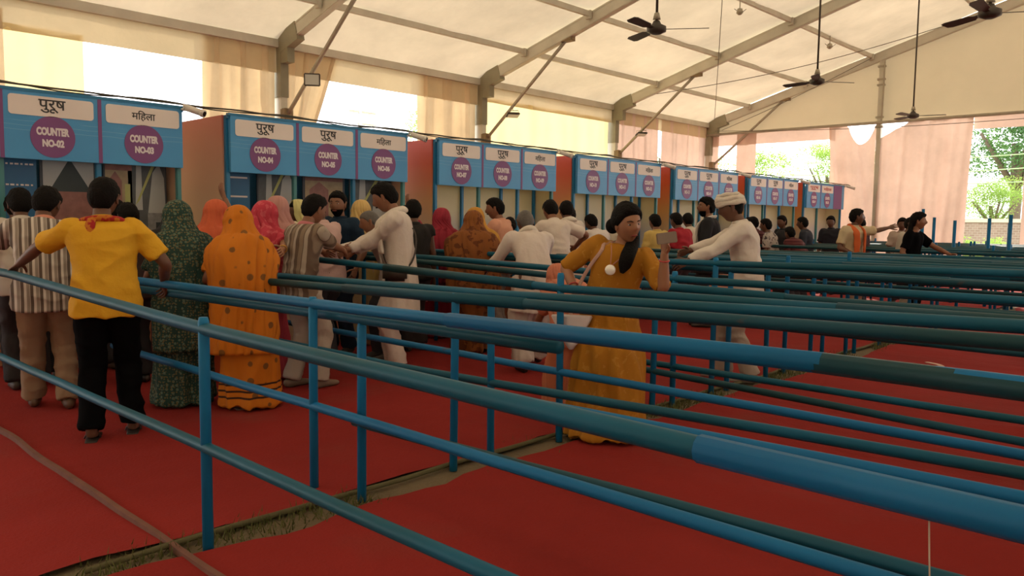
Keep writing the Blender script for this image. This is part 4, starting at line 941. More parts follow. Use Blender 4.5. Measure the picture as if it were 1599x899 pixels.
    if kind_t == 'saree':
        # wrapped upper cloth with blouse sleeves
        bm = bmesh.new(); torso(bm, .03, hem=.22, flare=.015, n=28)
        for sg in (1, -1): arm(bm, sg, .016, .42)
        if top[2] == 'full':
            for sg in (1, -1): arm(bm, sg, .03, .62)
        remesh('saree', bm, tc_, t, vox, 2, folds(.026, seed, 8, 2.2))
    if extra and 'veil' in extra:
        vm, drop = extra['veil'][:2]; open_a = extra['veil'][2] if len(extra['veil']) > 2 else 105
        bm = bmesh.new(); na = 60
        A = [math.radians(-open_a+2*open_a*i/na) for i in range(na+1)]    # measured from the back (-Y)
        rows_ = []
        for el in (89, 72, 52, 30, 8, -14):
            e = math.radians(el); row = []; ce = max(0, math.cos(e))**.8
            for a in A: row.append(hc+(HR @ Vector((math.sin(a)*ce*.102, -math.cos(a)*ce*.124+.010*max(0, math.sin(e)), math.sin(e)*.132)))*hs)
            rows_.append(row)
        lo_u = max(-.9, 1-drop/.49)
        for u, rx, ry in ((1.04, .142, .112), (.97, .205, .132), (.86, .252, .155), (.7, .268, .168), (.5, .262, .172), (.3, .248, .172), (.1, .245, .175), (-.15, .25, .18), (-.4, .252, .18), (-.65, .25, .18), (-.9, .25, .18)):
            if u < lo_u-.1: break
            rows_.append([spine(u)+latx*math.sin(a)*rx*s*wide+(latx.cross(sdir(max(u, .01))))*math.cos(a)*ry*s for a in A])
        D = []
        for q in range(len(rows_)-1):
            p0, p1, p2, p3 = rows_[max(0, q-1)], rows_[q], rows_[q+1], rows_[min(len(rows_)-1, q+2)]
            for k in range(4):
                t_ = k/4; c = (-.5*t_**3+t_*t_-.5*t_, 1.5*t_**3-2.5*t_*t_+1, -1.5*t_**3+2*t_*t_+.5*t_, .5*t_**3-.5*t_*t_)
                D.append([a0*c[0]+a1*c[1]+a2*c[2]+a3*c[3] for a0, a1, a2, a3 in zip(p0, p1, p2, p3)])
        D.append(rows_[-1]); nD = len(D)
        for q, row in enumerate(D):
            cen = sum(row, Vector())/len(row); g = min(1, q/8)*min(1.6, .35+max(0, q-14)/12)
            for i, p in enumerate(row):
                o_ = p-cen; o_.z *= .2
                if o_.length < 1e-5: continue
                a = A[i]; tw = q*.035*(1 if seed % 2 > 1 else -1)
                f1 = noise.noise(Vector((a*3.2+tw, q*.05, seed))); f2 = noise.noise(Vector((a*8+tw*3, q*.09, seed+5)))
                row[i] = p+o_.normalized()*(.032*(.35-abs(f1)*1.6)+.012*f2+.006)*g*s
        VV = [[bm.verts.new(p) for p in r_] for r_ in D]
        for q in range(nD-1):
            for i in range(na): bm.faces.new((VV[q][i], VV[q][i+1], VV[q+1][i+1], VV[q+1][i]))
        o = build('veil', bm, vm, t, smooth=True)
        m2 = o.modifiers.new('b', 'SOLIDIFY'); m2.thickness = .006; m2.offset = 1
    if extra and 'scarf' in extra:
        smt, ln1, ln2 = extra['scarf'][:3]; wdt = extra['scarf'][3] if len(extra['scarf']) > 3 else .05
        c0 = nb; bmx = bmesh.new(); y_ = nd.cross(latx)*-1
        P = []; fwd = latx.cross(nd)*-1
        fwd = nd.cross(latx); 
        if fwd.y < 0: fwd = -fwd
        for sg, ln in ((-1, ln1), (1, ln2)):
            pass
        def fr(u, lx, off): 
            return spine(u)+latx*lx*s+fwd*off*s
        P = []
        lo1 = .93-ln1/.49
        P += [fr(.93-ln1/.49, -.085, .158), fr(.93-ln1*.5/.49, -.085, .160), fr(.85, -.095, .130), nb+latx*-.085*s+nd*.012*s, nb-fwd*.085*s+nd*.02*s, nb+latx*.085*s+nd*.012*s, fr(.85, .095, .130), fr(.93-ln2*.5/.49, .085, .160), fr(.93-ln2/.49, .085, .158)]
        V = [(wdt*.9, .016), (wdt, .018), (wdt, .02), (wdt*.7, .024), (wdt*.7, .028), (wdt*.7, .024), (wdt, .02), (wdt, .018), (wdt*.9, .016)]
        P, V = smooth_path(P, V, 4)
        # ring orientation: keep the wide side tangent to the body
        k = len(P); R = []
        for i, p in enumerate(P):
            tg = (P[min(i+1, k-1)]-P[max(0, i-1)]).normalized(); out = (p-spine(min(1, max(0, .8)))); cen = spine(.85) if i/k < .3 or i/k > .7 else nb-nd*.1
            out = (p-cen); out = (out-tg*out.dot(tg)).normalized(); wd_ = tg.cross(out)
            wj = 1+.25*noise.noise(Vector((i*.4, seed, 0)))
            R.append([p+wd_*math.cos(2*PI*j/12)*V[i][0]*wj*s+out*math.sin(2*PI*j/12)*V[i][1]*s for j in range(12)])
        rings(bmx, R); build('scarf', bmx, smt, t, smooth=True)
    # ---- footwear
    if not hide_legs and kind_b != 'saree' or feet == 'show':
        for sg in (1, -1):
            bm = bmesh.new(); a = An[sg]
            if feet == 'shoes': tube(bm, [a+Vector((0, -.055*s, -.04*s)), a+Vector((0, -.02*s, -.035*s)), a+Vector((0, .05*s, -.04*s)), a+Vector((0, .12*s, -.055*s)), a+Vector((0, .185*s, -.06*s))], [(.03*s, .035*s), (.042*s, .05*s), (.044*s, .042*s), (.05*s, .03*s), (.035*s, .022*s)], 14, ax=Vector((1, 0, 0)), round_ends=True); nm = 'shoe'
            else:
                tube(bm, [a+Vector((0, -.06*s, -.079*s)), a+Vector((0, .05*s, -.079*s)), a+Vector((0, .19*s, -.079*s))], [(.035*s, .008*s), (.04*s, .008*s), (.045*s, .008*s)], 14, ax=Vector((1, 0, 0)), round_ends=True)
                for q in (.05, .11): tube(bm, [a+Vector((-.048*s, q*s, -.075*s)), a+Vector((-.02*s, q*s, -.026*s-(q-.05)*.3)), a+Vector((.02*s, q*s, -.026*s-(q-.05)*.3)), a+Vector((.048*s, q*s, -.075*s))], (.014*s, .005*s), 8)
                nm = 'sandal'
            build(nm, bm, mat('footwear_%02x%02x%02x' % tuple(int(255*v) for v in shoe), shoe, .6), t, smooth=True)
    return dict(t=t, hc=hc, HR=HR, hs=hs, Wr=Wr, El=El, spine=spine, s=s, latx=latx, nb=nb, Sh=Sh, pel=pel)
def bracelet(p, sg, m, f=.85, r=.032, parent=None, name='bangle'):
    c = p['El'][sg].lerp(p['Wr'][sg], f); d = (p['Wr'][sg]-p['El'][sg]).normalized(); a, b_ = frame(d); bm = bmesh.new()
    tube(bm, [c+a*math.cos(2*PI*i/18)*r+b_*math.sin(2*PI*i/18)*r for i in range(19)], .005, 6); build(name, bm, m, p['t'], smooth=True)

WHITE = (.66, .60, .54); OFFW = (.58, .52, .42); CREAM = (.60, .52, .38); NAVY = (.012, .022, .045); BLK = mat('cloth_black', (.0035, .0035, .0045), .9, .1, 5, spec=.04); PINK = (.62, .24, .26)
STR1 = pattern('cloth_striped_white', (.58, .53, .49), [(.11, .085, .07), (.28, .24, .21)], 'stripes', 5.4, axis='X', width=.68, warp=1.0)
STR2 = pattern('cloth_striped_brown', (.13, .09, .065), [(.38, .32, .26), (.24, .18, .13)], 'stripes', 3.6, axis='X', width=.72, warp=1.0)
GREENS = pattern('saree_green_print', (.018, .05, .042), [(.10, .15, .11), (.13, .11, .05)], 'spots', 34, thr=.62)
ORANGES = pattern('saree_orange_print', (.55, .17, .012), [(.20, .085, .02)], 'spots', 9.5, thr=.74)
ORANGEB = pattern('saree_orange_border', (.55, .17, .012), [(.06, .03, .01)], 'stripes', 9, axis='Z', width=.75)
ORANGEH = pattern('saree_orange_hem', (.55, .17, .012), [(.20, .085, .02)], 'spots', 9.5, thr=.74)
nt = ORANGEH.node_tree; N = nt.nodes; L = nt.links; b = N['Principled BSDF']; prev = b.inputs['Base Color'].links[0].from_socket
tc = N.new('ShaderNodeTexCoord'); sp = N.new('ShaderNodeSeparateXYZ'); L.new(tc.outputs['Object'], sp.inputs[0])
sn = N.new('ShaderNodeMath'); sn.operation = 'SINE'; ml = N.new('ShaderNodeMath'); ml.operation = 'MULTIPLY'; ml.inputs[1].default_value = 130; L.new(sp.outputs[2], ml.inputs[0]); L.new(ml.outputs[0], sn.inputs[0])
gt = N.new('ShaderNodeMath'); gt.operation = 'GREATER_THAN'; gt.inputs[1].default_value = .55; L.new(sn.outputs[0], gt.inputs[0])
lt = N.new('ShaderNodeMath'); lt.operation = 'COMPARE'; lt.inputs[1].default_value = .16; lt.inputs[2].default_value = .085; L.new(sp.outputs[2], lt.inputs[0])
mu = N.new('ShaderNodeMath'); mu.operation = 'MULTIPLY'; L.new(gt.outputs[0], mu.inputs[0]); L.new(lt.outputs[0], mu.inputs[1])
k = N.new('ShaderNodeMix'); k.data_type = 'RGBA'; L.new(mu.outputs[0], k.inputs[0]); L.new(prev, k.inputs[6]); k.inputs[7].default_value = (.05, .02, .01, 1); L.new(k.outputs[2], b.inputs['Base Color'])
PINKS = pattern('saree_pink', (.50, .045, .075), [(.58, .10, .13)], 'floral', 20, thr=.55)
PINKB = pattern('saree_pink_border', (.50, .06, .09), [(.04, .03, .03), (.60, .42, .20)], 'stripes', 7, axis='Z', width=.8)
RUST = pattern('saree_rust', (.22, .075, .018), [(.12, .035, .01)], 'floral', 12, thr=.54)
MUST = pattern('dress_mustard', (.40, .17, .014), [(.46, .22, .03)], 'floral', 26, thr=.6)
SCARF = pattern('scarf_orange_print', (.50, .16, .02), [(.35, .02, .02)], 'floral', 24, thr=.5)
CRIM = mat('cloth_crimson', (.30, .012, .035), .8, .2, 5, bump=.2); REDOR = mat('cloth_vermilion', (.55, .10, .035), .8, .15, 5, bump=.2)
MAROON = pattern('cloth_maroon_check', (.075, .015, .02), [(.16, .05, .05)], 'stripes', 6, axis='Z', width=.8)
PATW = pattern('cloth_checked_white', (.42, .38, .36), [(.06, .05, .06)], 'floral', 22, thr=.55)
W_ = lambda x, y, z: ('w', x, y, z)
# nearest people, between the first two railings
person('person in a brown-and-white striped shirt and beige trousers leaning on the near railing', -6.42, 1.84, 1.72, 74, 27, 0, (24, 26, 0), (W_(-7.3, 2.1, 1.08), W_(-7.25, 1.58, 1.06)), top=('shirt', STR1, 'half', .16, mat('collar_coral', (.55, .22, .15), .8)), bottom=('trousers', (.27, .18, .12)), skin=1, vox=.012, stance=((.12, -.02), (-.10, .16)), feet='shoes', shoe=(.10, .05, .03), wide=1.16)
P = person('person in a yellow shirt and black trousers, orange scarf at the neck, hand on railing', -5.36, 1.88, 1.69, 66, 10, -2, (16, 12, 0), ((.34, .20, .98), W_(-6.0, 1.50, 1.055)), pole=((.7, -.9, -.2), (-.9, -.5, .25)), top=('shirt', mat('cloth_yellow', (.66, .36, .022), .75, .1, 4, bump=.2, spec=.2), 'half', .12), bottom=('trousers', BLK), skin=1, vox=.011, curl=(30, 45), hand_n=(None, (0, .3, -1)), stance=((.13, .06), (-.10, -.08)), feet='sandals', shoe=(.03, .02, .018), wide=1.12, belly=.012)
# orange printed scarf round the back of the neck
bm = bmesh.new(); nb = P['nb']; a = P['latx']; pts = [nb+a*.12+Vector((0, .02, -.03)), nb+a*.10+Vector((0, -.05, .0)), nb+Vector((0, -.085, .012)), nb-a*.10+Vector((0, -.05, .0)), nb-a*.12+Vector((0, .03, -.03))]
tube(bm, *smooth_path(pts, [(.028, .022)]*5, 4), 12); tube(bm, *smooth_path([nb-a*.05+Vector((0, -.10, .01)), nb-a*.06+Vector((0, -.125, -.05)), nb-a*.045+Vector((0, -.14, -.13))], [(.03, .018), (.034, .014), (.012, .01)], 4), 10)
build('scarf', bm, SCARF, P['t'], smooth=True)
person('person at the left edge in dark trousers with a pink towel hanging at the side', -7.35, 1.95, 1.70, 80, 22, 0, (0, 15, 0), (W_(-7.9, 2.1, 1.05), W_(-7.6, 1.6, 1.06)), top=('shirt', (.55, .50, .45), 'half', .12), bottom=('trousers', (.03, .025, .028)), skin=1, vox=.016)
bm = bmesh.new(); R = []
for z, w_ in ((.62, .11), (.75, .125), (.95, .12), (1.06, .10), (1.075, .09)): R.append([Vector((math.cos(2*PI*k/16)*w_*(1+.12*math.sin(k*2.2)), math.sin(2*PI*k/16)*.022, z)) for k in range(16)])
rings(bm, R); tag(build('towel', bm, mat('towel_pink', (.62, .20, .17), .9, .15, 6), loc=(-6.62, 1.50, 0), smooth=True), 'pink towel hung over the near railing at the left edge', 'towel')
# women behind the second railing
person('woman in a dark green printed saree seen from behind, head covered', -5.90, 2.62, 1.58, 84, 18, 0, (8, 12, 0), ((.20, .30, .98), (-.18, .30, 1.0)), top=('saree', GREENS, 'half', 0), bottom=('saree', GREENS, (.25, .22)), hair='bun', extra={'veil': (GREENS, 1.05, 100)}, vox=.014, wide=.96, feet='show', shoe=(.12, .07, .05))
person('woman with long loose black hair standing right of the green saree', -7.28, 3.16, 1.57, 60, 10, 0, (10, 15, 0), ((.2, .3, 1.0), (-.2, .3, 1.0)), top=('saree', (.03, .03, .035), 'half', 0), bottom=('saree', (.10, .02, .025)), hair='long', extra={'veil': (mat('veil_black', (.012, .012, .014), .8), .55, 110)}, vox=.018, wide=1.05)
person('woman in an orange saree with brown dots, bending slightly', -5.50, 2.88, 1.56, 75, 20, 2, (0, 20, 0), ((.20, .30, 1.02), (-.2, .30, 1.0)), top=('saree', ORANGES, 'half', 0), bottom=('saree', ORANGEH, (.25, .23)), hair='bun', extra={'veil': (ORANGES, 1.0, 108)}, vox=.013, wide=.96, feet='show', shoe=(.30, .2, .18), stance=((.16, .0), (-.04, -.02)))
bm = bmesh.new(); R = []
for z, g in ((.03, 1), (.16, .985), (.17, .97)): R.append([Vector((math.cos(2*PI*k/40)*.275*g*(1+.02*math.sin(k*1.7)), math.sin(2*PI*k/40)*.245*g*(1+.02*math.cos(k*2.1)), z)) for k in range(40)])
q = bpy.data.objects['person.004'] if 'person.004' in bpy.data.objects else None
P = person('woman with a vermilion veil just left behind the orange dotted saree', -6.72, 3.28, 1.60, 60, 10, 0, (0, 15, 0), ((.2, .3, 1.0), (-.2, .3, 1.0)), top=('saree', REDOR, 'half', 0), bottom=('saree', (.45, .08, .03)), hair='bun', extra={'veil': (REDOR, .6, 108)}, vox=.018)
P = person('woman in a bright pink veil resting a bangled arm on the railing', -6.30, 3.50, 1.60, 62, 14, 0, (30, 15, 0), (W_(-5.20, 3.06, 1.04), (-.2, .3, 1.0)), top=('saree', PINKS, 'half', 0), bottom=('saree', (.40, .05, .08), (.24, .21)), hair='bun', extra={'veil': (PINKS, .72, 108)}, vox=.014, skin=2, pole=((.8, -.5, -.5), None), stance=((.10, 0), (-.08, 0)))
bracelet(P, 1, mat('bangle_red', (.5, .05, .05), .3), .8); bracelet(P, 1, mat('bangle_gold', (.6, .4, .1), .3, metal=.8), .84)
P = person('woman in a cream blouse lifting one arm high to point, behind the pink veil', -6.82, 3.96, 1.64, 80, 6, 0, (20, 5, 0), ((.16, .3, 1.05), (-.46, .22, 1.68)), top=('saree', (.58, .50, .36), 'full', 0), bottom=('saree', (.4, .3, .2)), hair='bun', hairm=HAIRG, extra={'veil': (mat('veil_dusty_rose', (.45, .22, .20), .8), .4, 112)}, vox=.018, curl=(25, 12), pole=(None, (-1, .2, -.6)))
# dark heads in front of counters 02 and 03
for q, (x, y, h, cl, lb) in enumerate(((-7.75, 2.86, 1.60, (.02, .02, .03), 'dark-haired person in black at counter three, left of the green saree'), (-6.95, 2.66, 1.56, (.05, .03, .03), 'dark-haired person in black between the yellow shirt and the green saree'), (-7.6, 2.2, 1.48, (.30, .26, .2), 'person in pale clothes seen between striped shirt and yellow shirt'), (-8.05, 2.1, 1.64, (.5, .45, .4), 'person in a white collar at counter one, at the left edge'), (-7.5, 3.72, 1.62, (.04, .03, .04), 'dark-haired person beyond the vermilion veil'))):
    person(lb, x, y, h, 88, 10, 0, (q*8-12, 12, 0), top=('shirt', cl, 'half', .12), bottom=('trousers', (.03, .03, .035)), skin=1, vox=.022)
# second group: men round the railing ends
P = person('person in a brown striped shirt and pale trousers holding hands out over the railing', -5.84, 3.62, 1.66, 8, 12, 0, (8, 20, 0), (W_(-5.98, 4.12, 1.14), W_(-6.25, 4.12, 1.10)), top=('shirt', STR2, 'half', .20, mat('collar_pink', (.5, .16, .18), .8)), bottom=('trousers', (.42, .36, .31)), skin=0, vox=.012, stance=((.12, .06), (-.10, -.06)), shoe=(.2, .14, .1), pole=((.6, -.6, -.6), (-.6, -.6, -.6)))
SHW = mat('shawl_white', (.68, .62, .55), .85, .08, 6, bump=.3)
P = person('tall person in a long white kurta and white shawl looking down at the railing', -5.86, 4.62, 1.80, 140, 9, 0, (10, 26, 0), (W_(-6.12, 4.22, 1.13), W_(-6.18, 4.36, 1.13)), top=('kurta', (.64, .57, .52), 'full', .46), bottom=('trousers', (.62, .54, .50)), skin=0, hair='moustache', vox=.012, feet='shoes', shoe=(.45, .38, .35), extra={'scarf': (SHW, .30, .42, .055)}, pole=((.7, -.9, -1.4), (-.7, -.9, -1.4)), curl=(40, 40), wide=1.12)
# bag worn across the tall man
bm = bmesh.new(); sp = P['spine']; lx = P['latx']
pts = [sp(.93)+lx*.12, sp(.7)+lx*.02+Vector((0, -.155, 0)), sp(.3)-lx*.12+Vector((0, -.14, 0)), sp(.02)-lx*.19+Vector((0, -.05, 0)), sp(.02)-lx*.18+Vector((0, .1, 0)), sp(.4)-lx*.08+Vector((0, .16, 0)), sp(.8)+lx*.06+Vector((0, .15, 0)), sp(.96)+lx*.12+Vector((0, .04, 0))]
pp, vv = smooth_path(pts, [(.011, .005)]*8, 4); tube(bm, pp, vv, 6)
bgs = empty('shoulder_bag', P['t'].location, math.radians(140)); tag(bgs, 'dark sling bag worn by the tall person in white', 'bag')
build('strap', bm, mat('bag_dark', (.03, .022, .018), .6), bgs)
bm = bmesh.new(); box(bm, sp(-.02)-lx*.235+Vector((0, .05, -.02)), (.06, .22, .14), bev=.022); build('pouch', bm, mat('bag_dark', 0), bgs, smooth=True)
person('bearded person in a navy shirt facing the camera in front of counter five', -7.10, 4.84, 1.72, 205, 2, 0, (-8, 4, 0), ((.26, .12, .85), (-.26, .14, .9)), top=('shirt', (.012, .03, .06), 'half', .14), bottom=('trousers', NAVY), hair='beard', skin=0, vox=.015)
person('person in a pale pink shirt with head bent, left of the bearded one', -6.78, 4.44, 1.68, 100, 16, 0, (-15, 28, 0), (W_(-7.5, 4.0, 1.05), W_(-7.4, 3.8, 1.05)), top=('shirt', (.58, .40, .38), 'half', .12), bottom=('trousers', (.05, .05, .06)), skin=1, vox=.018)
person('woman in a pale yellow dupatta left behind the bearded person', -7.75, 4.82, 1.64, 150, 5, 0, (-10, 10, 0), top=('saree', (.62, .56, .28), 'half', 0), bottom=('saree', (.5, .45, .3)), hair='bun', skin=1, extra={'veil': (mat('veil_lemon', (.62, .58, .26), .8), .5, 118)}, vox=.022)
person('woman in a tan yellow veil right behind the bearded person', -7.45, 5.38, 1.66, 75, 8, 0, (20, 15, 0), top=('saree', (.5, .36, .12), 'half', 0), bottom=('saree', (.5, .36, .2)), hair='bun', extra={'veil': (mat('veil_tan', (.56, .38, .14), .8), .3, 112)}, vox=.022)
person('grey-haired person in white bending forward between the bearded and the tall person', -6.52, 4.98, 1.60, 165, 28, 0, (20, 20, 0), (W_(-6.42, 4.38, 1.14), W_(-6.6, 4.34, 1.12)), top=('shirt', (.62, .58, .54), 'full', .12), bottom=('trousers', (.05, .05, .06)), hair='bald', hairm=HAIRG, skin=0, vox=.018)
person('dark-haired person in a black vest with a white mask string, right of the tall one', -6.70, 5.52, 1.66, 72, 6, 0, (20, 8, 0), top=('shirt', (.02, .018, .018), 'none', .12), bottom=('trousers', (.04, .03, .03)), skin=1, vox=.018)
P = person('person in pink with a white face mask beside the black vest', -7.15, 5.85, 1.60, 110, 5, 0, (-10, 5, 0), top=('kurta', (.60, .22, .26), 'half', .4), bottom=('trousers', (.5, .2, .2)), skin=1, vox=.02)
bm = bmesh.new(); V = []
for j in range(7): V.append([bm.verts.new(head_pt((i/12-.5)*2.6, math.radians(-58+j*8.5))*1.08) for i in range(13)])
for j in range(6):
    for i in range(12): bm.faces.new((V[j][i], V[j][i+1], V[j+1][i+1], V[j+1][i]))
bmesh.ops.transform(bm, matrix=Matrix.Translation(P['hc']) @ P['HR'].to_4x4() @ Matrix.Diagonal((P['hs'],)*3+(1,)), verts=bm.verts[:]); bmesh.ops.solidify(bm, geom=bm.faces[:], thickness=.004)
build('face_mask', bm, mat('mask_white', (.7, .7, .7), .7), P['t'], smooth=True)
# third group
P = person('woman in crimson with one arm raised against the booth post of counter seven', -7.30, 6.45, 1.58, 80, 4, 0, (40, 5, 0), ((.16, .25, 1.0), (-.38, .22, 1.74)), top=('saree', CRIM, 'half', 0), bottom=('saree', (.26, .012, .03)), hair='bun', extra={'veil': (CRIM, .7, 105)}, vox=.018, curl=(25, 10), pole=(None, (-1, .1, -.3)))
person('woman in a rust brown saree leaning forward', -6.20, 5.92, 1.58, 50, 20, 0, (10, 18, 0), ((.2, .4, 1.0), (-.2, .4, 1.0)), top=('saree', RUST, 'half', 0), bottom=('saree', RUST), hair='bun', extra={'veil': (RUST, .85, 112)}, vox=.016, wide=1.15)
person('woman in an ochre veil close beside the rust brown saree', -6.70, 6.45, 1.60, 55, 10, 0, (0, 14, 0), top=('saree', (.48, .22, .03), 'half', 0), bottom=('saree', (.3, .12, .03)), hair='bun', extra={'veil': (mat('veil_ochre', (.50, .24, .03), .8), .55, 112)}, vox=.018)
P = person('person in a peach shirt in profile holding up a dark phone before the sandy booth', -6.85, 7.02, 1.73, 110, 8, 0, (-22, 12, 0), ((.05, .34, 1.28), (-.16, .38, 1.18)), top=('shirt', (.66, .34, .24), 'full', .14), bottom=('trousers', (.2, .16, .14)), skin=0, hair='moustache', vox=.016)
bm = bmesh.new(); c_ = P['Wr'][1]+Vector((0, .05, .06)); box(bm, c_, (.01, .075, .15), bev=.004); ph = build('phone', bm, mat('phone_black', (.015, .015, .018), .25)); ph.matrix_world = Matrix.Translation(P['t'].location) @ Matrix.Rotation(math.radians(110), 4, 'Z'); tag(ph, 'dark phone held up by the person in the peach shirt', 'phone')
person('person with thick black hair in a white shirt looking down, right of the peach shirt', -6.32, 7.42, 1.76, 70, 18, 0, (10, 30, 0), ((.40, .20, 1.08), (-.2, .4, 1.1)), top=('shirt', (.66, .58, .52), 'half', .14), bottom=('trousers', (.1, .08, .08)), skin=0, vox=.016, pole=((1, -.3, -.2), None))
person('person in an orange and black printed top glimpsed behind the bent elderly person', -7.25, 7.62, 1.50, 60, 8, 0, (0, 14, 0), top=('saree', pattern('cloth_orange_black', (.45, .14, .03), [(.02, .02, .02)], 'stripes', 5, axis='Z', width=.6), 'half', 0), bottom=('saree', (.3, .1, .05)), hair='bun', vox=.022)
person('elderly person in a white dhoti and shawl bending far forward over the railing', -5.12, 5.66, 1.66, 62, 34, 0, (5, 30, 0), ((.30, .50, .98), (-.30, .45, .98)), top=('kurta', (.66, .58, .54), 'full', .30), bottom=('dhoti', (.58, .50, .46)), skin=1, hair='bald', hairm=HAIRG, vox=.013, feet='shoes', shoe=(.03, .02, .02), stance=((.16, .22), (-.12, -.16)), wide=1.1, extra={'scarf': (SHW, .10, .10, .05)})
person('person with a white shawl over the shoulders seen from the side before counter ten', -6.70, 8.15, 1.74, 75, 10, 0, (25, 20, 0), ((.18, .3, 1.05), (-.2, .3, 1.0)), top=('kurta', (.66, .58, .52), 'half', .35), bottom=('trousers', (.5, .45, .42)), skin=1, vox=.016, extra={'scarf': (SHW, .15, .3, .075)})
person('dark-haired person in a pale shirt beyond the white shawl', -7.15, 8.75, 1.66, 80, 6, 0, (20, 8, 0), top=('shirt', (.48, .42, .38), 'half', .12), bottom=('trousers', (.06, .05, .05)), skin=1, vox=.02)
person('person in a white T-shirt bending at counter ten', -6.95, 9.1, 1.62, 78, 26, 0, (0, 24, 0), top=('shirt', (.66, .60, .58), 'half', .12), bottom=('trousers', (.06, .06, .08)), skin=1, vox=.02)
person('person in cream bending at counter eleven, left of the woman in the mustard dress', -7.05, 9.85, 1.62, 70, 24, 0, (0, 20, 0), top=('shirt', (.58, .52, .42), 'half', .12), bottom=('trousers', (.1, .1, .1)), skin=1, vox=.02)
person('person in a light yellow shirt behind the woman in the mustard dress', -6.6, 10.1, 1.58, 70, 8, 0, (0, 10, 0), top=('shirt', (.58, .42, .14), 'half', .12), bottom=('trousers', (.1, .1, .1)), skin=0, vox=.02)
P = person('crouched woman in a salmon saree between the railings left of the mustard dress', -3.84, 4.68, 1.30, 65, 66, 0, (0, 10, 0), ((.2, .5, .6), (-.2, .5, .6)), top=('saree', mat('cloth_salmon', (.50, .17, .10), .8, .15, 6, bump=.2), 'half', 0), bottom=('saree', (.48, .17, .09)), hair='bun', extra={'veil': (mat('cloth_salmon', 0), .6, 112)}, vox=.016)
# the woman in the mustard dress
P = person('woman in a mustard dress leaning on the railing and holding a phone up beside her', -3.10, 4.20, 1.56, 212, 5, -14, (-36, 10, 6), (W_(-3.24, 4.02, .96), W_(-2.69, 4.20, 1.24)), pole=((.9, -.6, .1), (-.3, .3, -1)), top=('dress', MUST, 'elbow', .36), bottom=('skirt', MUST, (.29, .26)), skin=2, hair='none', vox=.0095, hero=True, curl=(30, 55), hand_n=((-1, 0, 0), (.6, .6, 0)), stance=((.10, .02), (-.08, 0)), feet='sandals', shoe=(.4, .3, .28), wide=1.10, scale_head=1.06)
t = P['t']; hc, HR, hs = P['hc'], P['HR'], P['hs']
bm = bmesh.new(); nu_, nv_ = 44, 18; V = []
def lm(az):
    a = abs((az+PI) % (2*PI)-PI); return math.radians(38 if a < .7 else (38-40*(a-.7)/.7 if a < 1.4 else -2-45*(a-1.4)/1.8))
for j in range(nv_+1):
    row = []
    for i in range(nu_):
        az = 2*PI*i/nu_; lo = lm(az); el = lo+(PI/2-lo)*j/nv_; p = head_pt(az, el)
        k = 1+.24*min(1, j/3+.15)*(1+.15*noise.noise(Vector((az*4, el*7, 2))))*(1.0+.25*max(0, -math.cos(az))); row.append(bm.verts.new(p*k))
    V.append(row)
for j in range(nv_):
    for i in range(nu_): bm.faces.new((V[j][i], V[j][(i+1) % nu_], V[j+1][(i+1) % nu_], V[j+1][i]))
bm.faces.new(list(reversed(V[0]))); bmesh.ops.remove_doubles(bm, verts=bm.verts[:], dist=.0003)
hd = Matrix.Translation(hc) @ HR.to_4x4() @ Matrix.Diagonal((hs, hs, hs, 1)); bmesh.ops.transform(bm, matrix=hd, verts=bm.verts[:]); hh = build('hair', bm, HAIRM, t, smooth=True)
bm = bmesh.new(); bmesh.ops.create_uvsphere(bm, u_segments=18, v_segments=12, radius=.048, matrix=Matrix.Translation((.04, -.105, -.03)) @ Matrix.Diagonal((1, .85, 1.05, 1))); bmesh.ops.transform(bm, matrix=hd, verts=bm.verts[:]); build('hair_bun', bm, HAIRM, hh, smooth=True)
# lock of hair falling to the chest on the far side
sp, lx = P['spine'], P['latx']
bm = bmesh.new(); h0 = hc+(HR @ Vector((-.06, -.03, -.04)))*hs
tube(bm, *smooth_path([h0, sp(1.02)-lx*.06+Vector((0, .03, .02)), sp(.86)-lx*.055+Vector((0, .15, .01)), sp(.74)-lx*.05+Vector((0, .165, 0)), sp(.62)-lx*.045+Vector((0, .165, 0))], [(.035, .028), (.042, .032), (.046, .028), (.040, .022), (.012, .008)], 5), 14, ax=lx); build('hair_lock', bm, HAIRM, hh, smooth=True)
red = mat('bangle_red', 0); bracelet(P, -1, red, .80, .030, name='bracelet'); bracelet(P, 1, red, .70, .034, name='bracelet')
bm = bmesh.new(); c_ = P['spine'](.62)+Vector((0, .148, .0))+lx*.03; c_ += Vector((0, .012, 0)); bmesh.ops.create_uvsphere(bm, u_segments=20, v_segments=10, radius=.034, matrix=Matrix.Translation(c_) @ Matrix.Diagonal((1, .3, 1, 1)))
dm, nt, b = new_mat('disc_painted_reflection'); b.inputs['Metallic'].default_value = .3; b.inputs['Roughness'].default_value = .3; b.inputs['Base Color'].default_value = (.95, .93, .88, 1)  # bright sky reflection in the disc is painted as a near-white base colour
pe = empty('pendant', t.location, t.rotation_euler.z); tag(pe, 'large shiny round pendant on the front of the mustard dress', 'pendant'); build('disc', bm, dm, pe, smooth=True)
bm = bmesh.new(); top_ = P['nb']; tube(bm, *smooth_path([c_+Vector((0, 0, .02)), P['spine'](.84)+Vector((0, .14, 0))+lx*.05, top_+lx*.07+Vector((0, .03, 0)), top_+Vector((0, -.07, .015)), top_-lx*.07+Vector((0, .03, 0)), P['spine'](.84)+Vector((0, .14, 0))-lx*.02, c_+Vector((0, 0, .02))], [(.003, .003)]*7, 5), 6); build('cord', bm, mat('cord_pink', (.45, .2, .16), .7), pe)
bg_ = empty('handbag_strap', t.location, t.rotation_euler.z)
